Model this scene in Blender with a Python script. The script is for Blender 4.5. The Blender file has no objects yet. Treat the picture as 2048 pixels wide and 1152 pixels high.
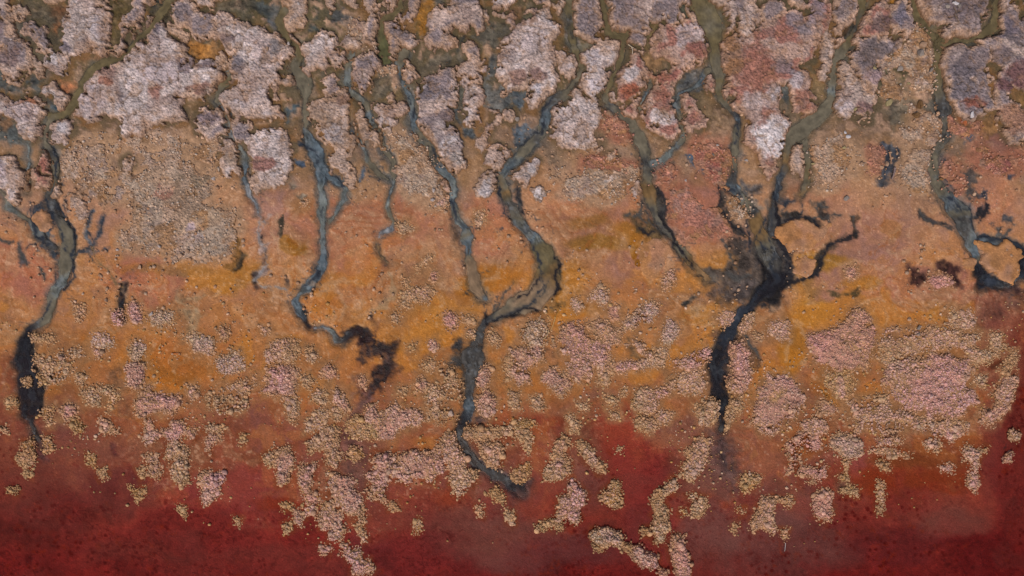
import bpy, math, random
import numpy as np
random.seed(7)
scene = bpy.context.scene
col = scene.collection

# ------------------------------------------------------------------ camera
H = 14.0
cam = bpy.data.cameras.new('camera')
cam.sensor_width = 36.0
cam.lens = 36.0 * H / 20.48
cam.clip_start = 0.1
cam.clip_end = 2000.0
co = bpy.data.objects.new('camera', cam)
co.location = (0, 0, H)
co.rotation_euler = (0, 0, 0)
col.objects.link(co)
scene.camera = co
scene.render.resolution_x = 1024
scene.render.resolution_y = 576

# ------------------------------------------------------------------ light
SUN_EL, SUN_AZ = 56.0, 200.0          # soft light of a veiled sun, from the lower left of the picture
world = bpy.data.worlds.new('World')
scene.world = world
world.use_nodes = True
wn = world.node_tree.nodes
sky = wn.new('ShaderNodeTexSky')
sky.sky_type = 'NISHITA'
sky.sun_disc = False
sky.sun_elevation = math.radians(SUN_EL)
sky.sun_rotation = math.radians(SUN_AZ)
sky.dust_density = 4.0
sky.air_density = 1.0
world.node_tree.links.new(sky.outputs[0], wn['Background'].inputs[0])
wn['Background'].inputs[1].default_value = 0.075
sd = bpy.data.lights.new('sun', 'SUN')
sd.energy = 1.5
sd.angle = math.radians(14)
sd.color = (1.0, 0.955, 0.90)
so = bpy.data.objects.new('sun', sd)
# direction towards the sun: azimuth measured clockwise from +Y
az, el = math.radians(SUN_AZ), math.radians(SUN_EL)
from mathutils import Vector
dirv = Vector((math.sin(az) * math.cos(el), math.cos(az) * math.cos(el), math.sin(el)))
so.rotation_euler = dirv.to_track_quat('Z', 'Y').to_euler()
so.location = dirv * 30
col.objects.link(so)
vs = scene.view_settings
vs.view_transform = 'Standard'
vs.look = 'None'
vs.gamma = 1.0
vs.use_curve_mapping = False
vs.exposure = 0.35

# ------------------------------------------------------------------ noise
rs = np.random.RandomState(11)
TAB = rs.rand(8, 256, 256).astype(np.float32)

def vn(X, Y, s, seed=0):
    """smooth value noise, 0..1, feature size s pixels"""
    t = TAB[seed % 8]
    x = X / s + 37.7 * seed + 1000.0
    y = Y / s + 91.3 * seed + 1000.0
    xi = np.floor(x).astype(np.int64); yi = np.floor(y).astype(np.int64)
    fx = (x - xi).astype(np.float32); fy = (y - yi).astype(np.float32)
    fx = fx * fx * (3 - 2 * fx); fy = fy * fy * (3 - 2 * fy)
    x0 = xi & 255; x1 = (xi + 1) & 255; y0 = yi & 255; y1 = (yi + 1) & 255
    a = t[y0, x0]; b = t[y0, x1]; c = t[y1, x0]; d = t[y1, x1]
    return (a + (b - a) * fx) * (1 - fy) + (c + (d - c) * fx) * fy

def fbm(X, Y, s, octv=4, seed=0, gain=0.5):
    """roughly -1..1"""
    o = 0; amp = 1.0; tot = 0
    for k in range(octv):
        o = o + amp * (vn(X, Y, s / 2 ** k, seed + k) * 2 - 1); tot += amp; amp *= gain
    return o / tot * 1.6

def worley(X, Y, s, seed=0):
    t = TAB[seed % 8]; u = TAB[(seed + 3) % 8]
    x = X / s + 500.0; y = Y / s + 500.0
    xi = np.floor(x).astype(np.int64); yi = np.floor(y).astype(np.int64)
    f1 = np.full(x.shape, 9.0, np.float32); f2 = f1.copy(); cid = np.zeros(x.shape, np.float32)
    for dx in (-1, 0, 1):
        for dy in (-1, 0, 1):
            cx = xi + dx; cy = yi + dy
            px = cx + t[cy & 255, cx & 255]; py = cy + u[cy & 255, cx & 255]
            d = np.sqrt((x - px) ** 2 + (y - py) ** 2).astype(np.float32)
            n = d < f1
            f2 = np.where(n, f1, np.minimum(f2, d))
            cid = np.where(n, u[cx & 255, cy & 255], cid)
            f1 = np.where(n, d, f1)
    return f1, f2, cid

def sst(a, b, x):
    t = np.clip((x - a) / (b - a), 0, 1)
    return t * t * (3 - 2 * t)

def lin(c):
    c = np.asarray(c, np.float32) / 255.0
    return np.where(c <= 0.04045, c / 12.92, ((c + 0.055) / 1.055) ** 2.4)

# ------------------------------------------------------------------ distance fields
def poly_sdf(P, X, Y):
    """signed distance, positive inside"""
    P = np.asarray(P, np.float32)
    d2 = np.full(X.shape, 1e12, np.float32); ins = np.zeros(X.shape, bool)
    n = len(P)
    for i in range(n):
        ax, ay = P[i]; bx, by = P[(i + 1) % n]
        ex, ey = bx - ax, by - ay
        L = ex * ex + ey * ey + 1e-9
        t = np.clip(((X - ax) * ex + (Y - ay) * ey) / L, 0, 1)
        dx = X - ax - t * ex; dy = Y - ay - t * ey
        d2 = np.minimum(d2, dx * dx + dy * dy)
        if ay != by:
            c = ((ay > Y) != (by > Y)) & (X < (bx - ax) * (Y - ay) / (by - ay) + ax)
            ins ^= c
    d = np.sqrt(d2)
    return np.where(ins, d, -d)

def line_sdf(P, X, Y):
    """P rows x,y,width,...; returns sdf (positive inside) and the position along the line"""
    best = np.full(X.shape, -1e6, np.float32); pos = np.zeros(X.shape, np.float32)
    for i in range(len(P) - 1):
        ax, ay, aw = P[i][:3]; bx, by, bw = P[i + 1][:3]
        ex, ey = bx - ax, by - ay
        L = ex * ex + ey * ey + 1e-9
        t = np.clip(((X - ax) * ex + (Y - ay) * ey) / L, 0, 1)
        d = (aw + (bw - aw) * t) / 2 - np.sqrt((X - ax - t * ex) ** 2 + (Y - ay - t * ey) ** 2)
        n = d > best
        best = np.where(n, d, best); pos = np.where(n, i + t, pos)
    return best, pos

TILE = {a + str(i): (512 * i, 288 * j) for j, a in enumerate('ABCD') for i in range(4)}
def tp(tile, s):
    ox, oy = TILE[tile]
    return [(ox + float(q.split(',')[0]) / 4, oy + float(q.split(',')[1]) / 4) for q in s.split()]

def g0(X, Y):
    """dry ground level in metres: a shore that slopes into the lake"""
    ysh = shore(X)
    d = (ysh - Y)
    z = np.where(d > 0, 0.01 + 0.00012 * d, 0.01 + 0.00035 * d)
    return (z + 0.008 * fbm(X, Y, 90, 3, 2)).astype(np.float32)

SHX = [-12000, -400, 0, 90, 200, 300, 420, 540, 640, 720, 800, 900, 1000, 1100, 1170, 1230, 1290, 1380, 1470, 1560, 1660, 1700, 1740, 1800, 1900, 1960, 1995, 2040, 2080, 2400, 12000]
SHY = [860, 850, 840, 900, 940, 960, 985, 1010, 1060, 1090, 1010, 985, 985, 950, 880, 850, 870, 960, 990, 1010, 985, 930, 930, 960, 960, 900, 780, 640, 600, 560, 500]
def shore(X):
    return np.interp(X, SHX, SHY).astype(np.float32)

# ------------------------------------------------------------------ materials
def mat_attr(name, rough=0.9, bump=0.4, scale=28.0, vary=0.22, spec=0.3, cell=0.0, wet=True, gscale=26.0, grain=0.0, speck=1.0):
    m = bpy.data.materials.new(name); m.use_nodes = True
    nt = m.node_tree; N = nt.nodes; L = nt.links
    b = N['Principled BSDF']
    at = N.new('ShaderNodeAttribute'); at.attribute_name = 'tint'
    tc = N.new('ShaderNodeTexCoord')
    n1 = N.new('ShaderNodeTexNoise'); n1.inputs['Scale'].default_value = scale; n1.inputs['Detail'].default_value = 6; n1.inputs['Roughness'].default_value = 0.65
    L.new(tc.outputs['Object'], n1.inputs['Vector'])
    mr = N.new('ShaderNodeMapRange'); mr.inputs['From Min'].default_value = 0.28; mr.inputs['From Max'].default_value = 0.72
    mr.inputs['To Min'].default_value = 1 - vary; mr.inputs['To Max'].default_value = 1 + vary
    L.new(n1.outputs['Fac'], mr.inputs['Value'])
    mx = N.new('ShaderNodeVectorMath'); mx.operation = 'SCALE'
    vg = N.new('ShaderNodeTexVoronoi'); vg.inputs['Scale'].default_value = gscale
    L.new(tc.outputs['Object'], vg.inputs['Vector'])
    sp = N.new('ShaderNodeSeparateColor'); L.new(vg.outputs['Color'], sp.inputs[0])
    m2 = N.new('ShaderNodeMapRange'); m2.inputs['To Min'].default_value = 1 - grain; m2.inputs['To Max'].default_value = 1 + grain
    L.new(sp.outputs[0], m2.inputs['Value'])
    m3 = N.new('ShaderNodeMapRange'); m3.inputs['From Min'].default_value = 0.93; m3.inputs['From Max'].default_value = 0.99
    m3.inputs['To Min'].default_value = 1.0; m3.inputs['To Max'].default_value = speck
    L.new(sp.outputs[1], m3.inputs['Value'])
    p1 = N.new('ShaderNodeMath'); p1.operation = 'MULTIPLY'; L.new(mr.outputs['Result'], p1.inputs[0]); L.new(m2.outputs['Result'], p1.inputs[1])
    p2 = N.new('ShaderNodeMath'); p2.operation = 'MULTIPLY'; L.new(p1.outputs[0], p2.inputs[0]); L.new(m3.outputs['Result'], p2.inputs[1])
    L.new(at.outputs['Color'], mx.inputs[0]); L.new(p2.outputs[0], mx.inputs['Scale'])
    L.new(mx.outputs['Vector'], b.inputs['Base Color'])
    vo = N.new('ShaderNodeTexVoronoi'); vo.inputs['Scale'].default_value = scale * 0.9
    L.new(tc.outputs['Object'], vo.inputs['Vector'])
    ad = N.new('ShaderNodeMath'); ad.operation = 'MULTIPLY_ADD'; ad.inputs[1].default_value = -cell
    L.new(vo.outputs['Distance'], ad.inputs[0]); L.new(n1.outputs['Fac'], ad.inputs[2])
    bp = N.new('ShaderNodeBump'); bp.inputs['Strength'].default_value = bump; bp.inputs['Distance'].default_value = 0.02
    L.new(ad.outputs[0], bp.inputs['Height']); L.new(bp.outputs['Normal'], b.inputs['Normal'])
    if wet:
        r = N.new('ShaderNodeMapRange'); r.inputs['To Min'].default_value = rough; r.inputs['To Max'].default_value = 0.28
        L.new(at.outputs['Alpha'], r.inputs['Value']); L.new(r.outputs['Result'], b.inputs['Roughness'])
    else:
        b.inputs['Roughness'].default_value = rough
    b.inputs['Specular IOR Level'].default_value = spec
    return m

M_GROUND = mat_attr('wet_salt_mud', 0.85, 0.5, 30.0, 0.16, 0.12, 0.6, True, 30.0, 0.07, 1.25)
M_CRUST = mat_attr('salt_crust', 0.95, 0.8, 24.0, 0.14, 0.2, 1.6, False, 27.0, 0.11, 1.25)
M_NOD = mat_attr('salt_nodule', 0.6, 0.3, 60.0, 0.12, 0.4, 0.3, False, 44.0, 0.10, 1.45)
M_STONE = mat_attr('stone', 0.85, 0.4, 18.0, 0.15, 0.3, 0.2, False)

def mat_water(name, rough, bump, spec=0.4):
    m = bpy.data.materials.new(name); m.use_nodes = True
    nt = m.node_tree; N = nt.nodes; L = nt.links
    b = N['Principled BSDF']
    at = N.new('ShaderNodeAttribute'); at.attribute_name = 'tint'
    L.new(at.outputs['Color'], b.inputs['Base Color']); L.new(at.outputs['Alpha'], b.inputs['Alpha'])
    b.inputs['Roughness'].default_value = rough
    b.inputs['IOR'].default_value = 1.33; b.inputs['Specular IOR Level'].default_value = spec
    tc = N.new('ShaderNodeTexCoord')
    n1 = N.new('ShaderNodeTexNoise'); n1.inputs['Scale'].default_value = 9; n1.inputs['Detail'].default_value = 4
    L.new(tc.outputs['Object'], n1.inputs['Vector'])
    bp = N.new('ShaderNodeBump'); bp.inputs['Strength'].default_value = bump; bp.inputs['Distance'].default_value = 0.01
    L.new(n1.outputs['Fac'], bp.inputs['Height']); L.new(bp.outputs['Normal'], b.inputs['Normal'])
    return m
M_WATER = mat_water('murky_stream_water', 0.16, 0.12, 0.22)
M_LAKE = mat_water('red_lake_water', 0.2, 0.08, 0.06)

# ------------------------------------------------------------------ mesh helpers
def mk(name, V, F, C, mat, parent=None, smooth=True):
    """V nx3, F list arrays (nx3 or nx4), C nx4 tint"""
    me = bpy.data.meshes.new(name)
    k = F.shape[1]
    me.vertices.add(len(V)); me.vertices.foreach_set('co', V.astype(np.float32).ravel())
    me.loops.add(F.size); me.loops.foreach_set('vertex_index', F.astype(np.int32).ravel())
    me.polygons.add(len(F)); me.polygons.foreach_set('loop_start', np.arange(0, F.size, k, dtype=np.int32))
    me.polygons.foreach_set('loop_total', np.full(len(F), k, np.int32))
    me.polygons.foreach_set('use_smooth', np.full(len(F), smooth, bool))
    me.update(calc_edges=True)
    ca = me.color_attributes.new('tint', 'FLOAT_COLOR', 'POINT')
    ca.data.foreach_set('color', C.astype(np.float32).ravel())
    me.materials.append(mat)
    o = bpy.data.objects.new(name, me); col.objects.link(o)
    if parent: o.parent = parent
    return o

def wx(px): return (px - 1024.0) / 100.0
def wy(py): return (576.0 - py) / 100.0

def grid_faces(ny, nx, keep=None):
    idx = np.arange(ny * nx).reshape(ny, nx)
    a = idx[:-1, :-1]; b = idx[:-1, 1:]; c = idx[1:, 1:]; d = idx[1:, :-1]
    F = np.stack([a, d, c, b], -1)
    if keep is not None:
        k = keep[:-1, :-1] | keep[:-1, 1:] | keep[1:, 1:] | keep[1:, :-1]
        return F[k]
    return F.reshape(-1, 4)

def compact(V, F, C):
    used = np.unique(F)
    re = np.full(len(V), -1, np.int64); re[used] = np.arange(len(used))
    return V[used], re[F], C[used]

def rgba(rgb, a=None):
    a = np.zeros(rgb.shape[:-1] + (1,), np.float32) if a is None else a[..., None]
    return np.concatenate([rgb, a], -1)

def tag(o, label=None, cat=None, group=None, kind=None):
    if label: o['label'] = label
    if cat: o['category'] = cat
    if group: o['group'] = group
    if kind: o['kind'] = kind

# ------------------------------------------------------------------ data: water courses (x, y, width, colour)
WC = {'o': (104, 92, 66), 'g': (106, 98, 82), 'b': (104, 108, 104), 'B': (84, 94, 100), 'k': (34, 32, 36), 'd': (70, 67, 64),
      't': (128, 100, 70), 'v': (88, 86, 58), 'y': (182, 144, 112), 'z': (150, 132, 104), 'w': (128, 128, 130), 'p': (42, 28, 28), 'm': (96, 64, 56), 'T': (118, 92, 60), 'r': (100, 50, 42), 'f': (134, 110, 86), 'n': (46, 50, 58)}
STREAMS = [
 ('the far-left stream', '350,0,20,o 325,35,20,o 300,65,17,o 275,85,14,o 263,108,13,o 245,126,15,o 215,131,20,o 188,148,22,o 170,170,18,o 157,200,17,o 140,230,20,o 108,236,18,o 98,260,14,g 96,290,12,g 108,306,13,d 117,338,13,g 113,365,12,g 103,392,14,d 118,438,22,d 133,465,28,g 137,490,30,g 135,515,28,g 134,540,26,g 125,563,20,b 115,580,18,b 107,606,19,g 95,634,17,g 75,653,12,d 55,664,14,k 50,690,28,k 48,716,34,k 55,746,36,k 62,776,42,k 62,800,44,k 60,822,32,k 64,846,9,d 73,869,9,d 85,895,9,m'),
 ('the thin pale stream', '463,138,8,w 460,165,14,o 440,185,12,g 436,205,11,g 455,222,9,w 462,240,10,g 470,275,10,w 482,300,8,g 491,320,9,B 493,360,8,w 505,390,6,w 513,405,5,w 518,425,3,w'),
 ('the blue silt stream', '575,20,14,g 562,45,22,o 572,70,20,o 600,95,14,o 598,120,18,g 592,142,20,g 612,170,34,g 615,195,12,g 618,230,11,g 617,262,10,g 627,290,28,B 638,320,26,B 647,350,20,B 645,380,13,b 646,410,11,b 648,440,14,b 646,480,9,b 645,508,11,B 643,530,20,B 640,550,16,B 620,570,12,B 597,584,8,b 589,600,13,B 596,617,16,B 606,637,14,k 613,655,10,k 625,658,4,m 645,655,5,w 662,662,7,b 670,676,10,d 685,682,11,d 703,668,14,p 720,662,16,p'),
 ('the blue side branch', '655,345,18,B 675,365,14,B 690,380,10,b 688,400,8,b 675,425,6,b 662,445,5,g'),
 ('the narrow grey stream', '703,105,10,g 702,150,10,b 693,168,10,b 708,190,13,b 725,200,12,g 736,222,7,g 742,245,9,B 760,262,7,g 768,285,9,g 778,310,9,g 786,330,9,g 788,350,10,g 784,375,8,b 776,395,8,b 774,415,8,b 782,430,8,g 790,445,8,g 783,460,8,w 760,470,5,w 753,485,5,t 760,505,5,t 778,525,5,t'),
 ('the braided grey branch', '716,250,8,B 722,275,10,g 733,300,8,b 738,325,7,g 752,345,7,g 775,362,8,g'),
 ('the green pool', '803,-5,12,o 800,20,16,o 785,38,20,o 767,50,14,o 765,75,16,v 769,100,22,v 775,125,14,v'),
 ('the long blue stream', '808,105,16,g 800,128,18,g 802,150,9,B 808,165,10,b 820,185,10,B 825,200,12,b 822,225,13,b 828,250,15,B 845,275,20,g 865,300,22,g 875,325,22,d 890,345,22,B 903,362,17,b 909,380,17,b 904,400,14,B 907,425,14,g 915,440,16,b 928,458,13,B 936,475,20,g 936,495,11,B 935,515,12,g 945,530,22,f 948,555,26,f 950,575,26,f 962,592,16,f 970,600,8,B'),
 ('the wide middle stream', '1140,-8,20,g 1134,25,19,o 1138,50,14,d 1140,80,13,o 1145,100,12,g 1158,120,11,o 1161,140,11,g 1155,160,13,g 1143,175,14,g 1125,190,17,g 1105,205,24,d 1092,225,24,B 1085,250,22,g 1078,275,17,d 1055,295,18,g 1035,315,16,g 1015,335,18,B 1005,355,17,b 1010,380,17,T 1018,400,18,g 1025,425,20,d 1045,450,24,g 1062,470,22,B 1075,490,26,o 1090,510,38,o 1097,540,48,T 1092,570,50,f 1070,595,48,f 1040,610,40,f 1010,622,26,g 985,638,16,d 970,645,12,d 962,660,18,d 952,690,26,d 945,715,42,d 943,745,26,d 940,775,21,d 937,800,19,d 935,820,24,B 925,850,20,k 922,880,13,d 935,905,14,d 955,925,15,d 980,945,12,d 1010,962,14,d 1035,975,22,k 1045,990,10,m'),
 ('the long brown stream', '1205,-8,18,o 1206,30,14,o 1212,60,16,o 1225,75,20,o 1250,72,18,o 1245,95,16,o 1240,120,13,o 1228,145,13,o 1215,170,13,o 1207,195,11,g 1215,215,13,d 1240,232,14,g 1262,250,18,g 1275,275,20,g 1288,300,22,g 1290,325,15,d 1292,350,15,g 1294,375,26,T 1300,400,26,T 1308,425,18,g 1322,455,13,d 1345,480,11,g 1365,505,13,g 1385,530,12,T 1400,545,10,t 1415,560,8,t'),
 ('the short blue feeder', '1297,176,10,g 1286,195,9,B 1280,215,11,g 1278,232,8,g'),
 ('the pale forked feeder', '1410,145,14,g 1402,170,12,B 1385,182,10,b 1355,190,12,B 1348,205,9,b 1355,230,8,b 1360,255,8,g 1366,272,9,g 1350,298,9,b 1325,318,8,b 1302,328,8,b'),
 ('the great dark stream', '1392,-8,32,o 1405,20,44,o 1415,50,42,g 1422,80,32,o 1425,105,22,o 1428,130,30,g 1435,150,24,g 1433,175,14,o 1440,200,14,g 1455,220,13,d 1468,235,13,B 1471,250,11,d 1470,275,13,g 1466,300,13,g 1468,325,12,g 1464,350,14,d 1460,370,20,d 1475,390,18,B 1490,405,18,g 1505,425,22,d 1513,450,28,T 1518,475,30,T 1530,500,34,g 1546,530,34,d 1548,560,34,k 1530,585,30,k 1505,607,20,k 1480,630,18,n 1467,655,20,n 1452,680,26,n 1440,710,32,k 1433,740,34,k 1437,770,30,k 1446,800,15,k 1445,830,17,k 1442,858,15,d'),
 ('the olive inflow', '1713,-8,24,o 1720,25,18,o 1708,55,13,d 1695,80,14,o 1680,105,24,g 1665,125,15,g 1662,150,14,g 1660,175,17,b 1655,205,20,g 1640,230,34,g 1610,255,36,g 1580,275,26,g 1572,300,18,g 1570,330,17,T 1558,355,13,d 1550,380,10,B 1547,405,14,d 1545,430,20,d 1548,460,26,d'),
 ('the short grey fork', '1605,285,14,g 1608,310,12,g 1613,335,14,o 1612,365,18,g 1600,392,9,t'),
 ('the right-hand stream', '1815,-8,10,o 1825,20,16,o 1830,40,16,o 1848,60,18,o 1865,80,22,o 1868,105,18,o 1870,130,12,o 1873,155,18,o 1870,180,20,g 1880,205,26,d 1885,230,22,d 1887,255,18,g 1885,280,20,d 1866,310,18,g 1861,340,20,g 1870,370,22,g 1893,400,28,B 1915,425,36,g 1925,455,30,d 1935,480,26,b 1948,500,16,B 1955,520,14,g 1960,545,18,k'),
 ('the corner channel', '1988,-8,18,o 1985,30,18,o 1982,55,18,o 1970,68,22,o 1945,78,11,o 1915,85,12,o 1890,88,12,o 1872,90,14,o'),
 ('the black edge channel', '1945,485,12,B 1975,480,11,B 2000,485,14,d 2030,492,13,n 2050,520,20,k 2044,552,16,n 2005,570,12,d 1972,560,26,n 1960,572,14,k'),
 ('the left edge trickle', '-6,360,6,g 8,388,6,g 22,413,10,b 45,430,8,g 62,440,8,g 75,462,12,b 90,478,14,d 110,492,12,d'),
 ('the straight blue trickle', '58,290,5,b 62,320,7,b 61,350,7,b 60,385,6,g'),
 ('the small black rill', '252,570,5,k 250,590,6,k 247,605,8,k 243,622,9,d 252,635,5,t'),
]
def sparse(s):
    out = []
    for q in s.split():
        x, y, w, c = q.split(',')
        out.append((float(x), float(y), float(w), c))
    return out
ST = [(n, sparse(s)) for n, s in STREAMS]

VEINS = """
630,600 650,580 680,585 692,610 680,640|7|y
660,610 672,622 668,645|6|y
700,590 722,600 735,625 722,648|7|y
600,540 640,575 690,560 740,570|5|y
875,530 890,520 915,525 928,550 915,575 890,580 872,560|6|y
1275,525 1290,492 1315,483 1340,500 1338,530 1320,555|9|y
1300,520 1302,560 1298,590|6|y
780,545 788,570 785,595 765,612 748,620|12|z
355,590 365,605 390,612 402,640 395,655|9|z
380,588 398,596 418,590|6|z
420,600 440,590 450,570|5|y
1365,640 1385,650 1395,630 1388,612 1372,618|6|y
1640,520 1680,530 1720,522 1760,540|7|y
1540,610 1560,640 1575,680 1568,720|6|y
1590,640 1605,665 1620,700 1600,730|7|y
1700,640 1720,610 1750,600 1775,625 1765,660|7|y
1770,500 1800,512 1820,495 1815,465|5|y
1120,520 1135,545 1130,580 1118,600|6|y
820,470 850,490 880,485|5|y
690,440 720,425 760,430|6|y
540,400 555,430 550,470 565,510|9|y
200,520 230,545 255,590|5|y
1434,375 1441,398 1436,415 1449,435 1464,450 1484,463 1494,478 1498,500|5|k
1499,428 1491,448 1496,468 1494,488 1499,508|3|n
1526,438 1521,458 1511,480 1524,495 1536,503|3|n
1546,388 1551,428 1556,448 1551,478 1568,500 1581,525 1576,563 1560,585|8|k
1561,448 1581,438 1601,432 1618,438 1624,448 1636,458|6|k
1618,438 1643,438 1656,432 1681,434|5|d
1631,428 1626,413 1641,408 1650,418|4|d
1561,423 1572,410 1581,405|5|n
1600,430 1606,418 1600,408|3|n
1650,436 1660,446 1664,440|4|d
1711,468 1691,476 1671,483 1654,491 1646,505|5|k
1646,505 1638,523 1631,546 1618,553 1594,560 1570,572|10|k
1703,433 1704,450 1706,463|4|d
1580,500 1592,498 1600,505|8|k
1586,535 1600,545 1612,548|5|d
1524,566 1511,591 1494,616 1481,636 1471,658 1464,675|10|n
1540,440 1536,470 1545,500 1540,530 1552,560|3|n
1570,480 1566,510 1572,540 1560,575|5|k
1515,520 1530,540 1526,560 1510,590|3|k
1474,666 1494,676 1499,686 1509,706 1519,718|5|d
1440,478 1452,490 1460,520 1475,535|4|d
1450,545 1465,555 1480,560 1500,552|6|d
1311,375 1321,395 1331,413 1321,433 1334,453 1351,485 1366,508 1384,528|6|k
1290,400 1300,420 1310,440 1325,455|3|d
1249,433 1269,430 1289,423 1299,443 1319,458 1334,473|4|d
1276,460 1296,467 1316,463|5|k
1284,408 1276,420 1279,438 1290,445|4|d
1036,375 1036,393 1043,408 1041,425 1051,438|4|k
997,363 1002,388 1009,413 1007,428 1024,440|3|n
1109,508 1119,525 1116,540 1111,555 1116,576 1105,590|5|k
1084,548 1074,558 1066,576 1045,592 1030,600|4|k
1084,548 1085,570 1076,590 1055,610 1035,622 1005,632 985,640|3|n
1078,620 1071,617 1051,617 1024,628 1005,635 980,646|5|k
1030,563 1020,575 1005,590 990,612 978,635|4|d
1000,600 992,618 984,636|3|d
968,628 971,645 974,655|5|k
1095,560 1085,590 1060,608 1030,622 1000,634|3|d
1060,480 1072,500 1078,530 1080,560|3|n
604,288 622,296 634,300|7|n
636,300 640,320 632,335|3|n
672,350 680,362 690,372|5|n
632,533 637,550 620,565 602,576|5|n
80,418 85,405 95,402 102,410 108,425 110,445 102,455 88,452 78,440 72,428 78,415|5|n
65,405 66,425 68,445 75,460|3|n
115,400 125,425 135,440 150,460 155,480 150,500|6|n
137,400 136,420 133,440|2.5|n
150,500 148,530 152,555 140,568 125,580|5|n
118,508 117,540 113,570|3|n
100,430 115,450 128,465 136,500|4|n
72,440 78,470 92,485 108,490|6|n
103,600 98,615 88,635 75,650|3|n
190,415 185,430 178,445 180,465 188,478 190,490 183,497|4|n
212,430 208,455 205,470 195,485|5|n
150,510 165,505 175,500 190,503|3|n
172,498 185,515 200,535|2|d
0,468 8,480 18,485 30,482|5|d
42,485 45,500 50,520 57,532|8|d
85,538 93,550 95,562|4|d
55,500 65,492 75,485|3|n
108,298 115,310 119,335 115,355|6|n
1833,420 1842,432 1850,443 1862,447 1880,450 1900,457|5|d
1950,482 1960,470 1970,475 1985,480 2005,478 2025,485 2048,495|8|n
2020,455 2010,470 1998,478|6|d
1942,400 1935,420 1938,440 1945,460|5|n
1915,345 1930,350 1935,370 1930,390 1942,400|3|d
1885,320 1880,345 1890,365 1905,385|3|n
1960,410 1968,413 1965,430 1955,445|6|k
1888,395 1905,405 1915,420|4|n
1772,290 1775,310 1768,335 1765,360|5|n
1790,290 1788,320 1780,350|3|n
520,425 528,440 524,455 518,475 522,490 535,485|4|w
530,495 532,515 536,530 520,545 512,560|5|w
512,562 525,572 545,575 570,578 585,583|4|w
528,470 524,482|4|k
534,505 531,520|5|p
190,500 205,530 222,545 238,570 245,578|4|t
892,755 905,715 918,725 932,740|6|d
1470,225 1478,235 1471,250|3|n
1468,285 1474,265 1471,250|3|n
1548,400 1556,380 1553,365 1560,350|4|n
1552,402 1570,412 1580,404|5|n
1447,372 1462,380 1478,392|4|n
1640,352 1620,364 1600,392|2|t
1345,400 1330,408 1322,420|4|d
1030,292 1046,286 1060,270 1080,262|4|n
1082,228 1090,240 1086,256 1078,270|4|n
1105,195 1095,210 1085,225|3|n
820,195 824,215 826,240|3|n
850,280 868,300 878,320|3|n
905,400 910,420 916,440|3|n
"""
VN = []
for ln in VEINS.strip().splitlines():
    a, w, c = ln.split('|')
    q = [tuple(float(t) for t in p.split(',')) for p in a.split()]
    n = len(q)
    VN.append(([(p[0], p[1], float(w) * (0.78 if 0 < i < n - 1 else 0.35)) for i, p in enumerate(q)], c))
def veins(rgb, x, y):
    x0, x1, y0, y1 = x.min(), x.max(), y.min(), y.max()
    for P, c in VN:
        A = np.array(P)
        if A[:, 0].max() < x0 - 15 or A[:, 0].min() > x1 + 15 or A[:, 1].max() < y0 - 15 or A[:, 1].min() > y1 + 15: continue
        i0, i1 = np.searchsorted(x[0], A[:, 0].min() - 15), np.searchsorted(x[0], A[:, 0].max() + 15)
        j0, j1 = np.searchsorted(y[:, 0], A[:, 1].min() - 15), np.searchsorted(y[:, 0], A[:, 1].max() + 15)
        sl = (slice(j0, j1), slice(i0, i1)); xx, yy_ = x[sl], y[sl]
        if xx.size == 0: continue
        d, _ = line_sdf(P, xx + 5 * fbm(xx, yy_, 14, 3, 1, .6), yy_ + 5 * fbm(xx, yy_, 14, 3, 5, .6))
        d = d + (1.5 if c not in 'yz' else 4) * fbm(xx, yy_, 7 if c not in 'yz' else 14, 2, 4)
        f = np.clip(.88 * sst(-1.3, 1.0, d) + .20 * sst(-8, 0, d), 0, .9)[..., None] * (0.75 if c == 'w' else .5 if c in 'yz' else 1)
        rgb[sl] = rgb[sl] * (1 - f) + np.array(WC[c], np.float32) * f

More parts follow.
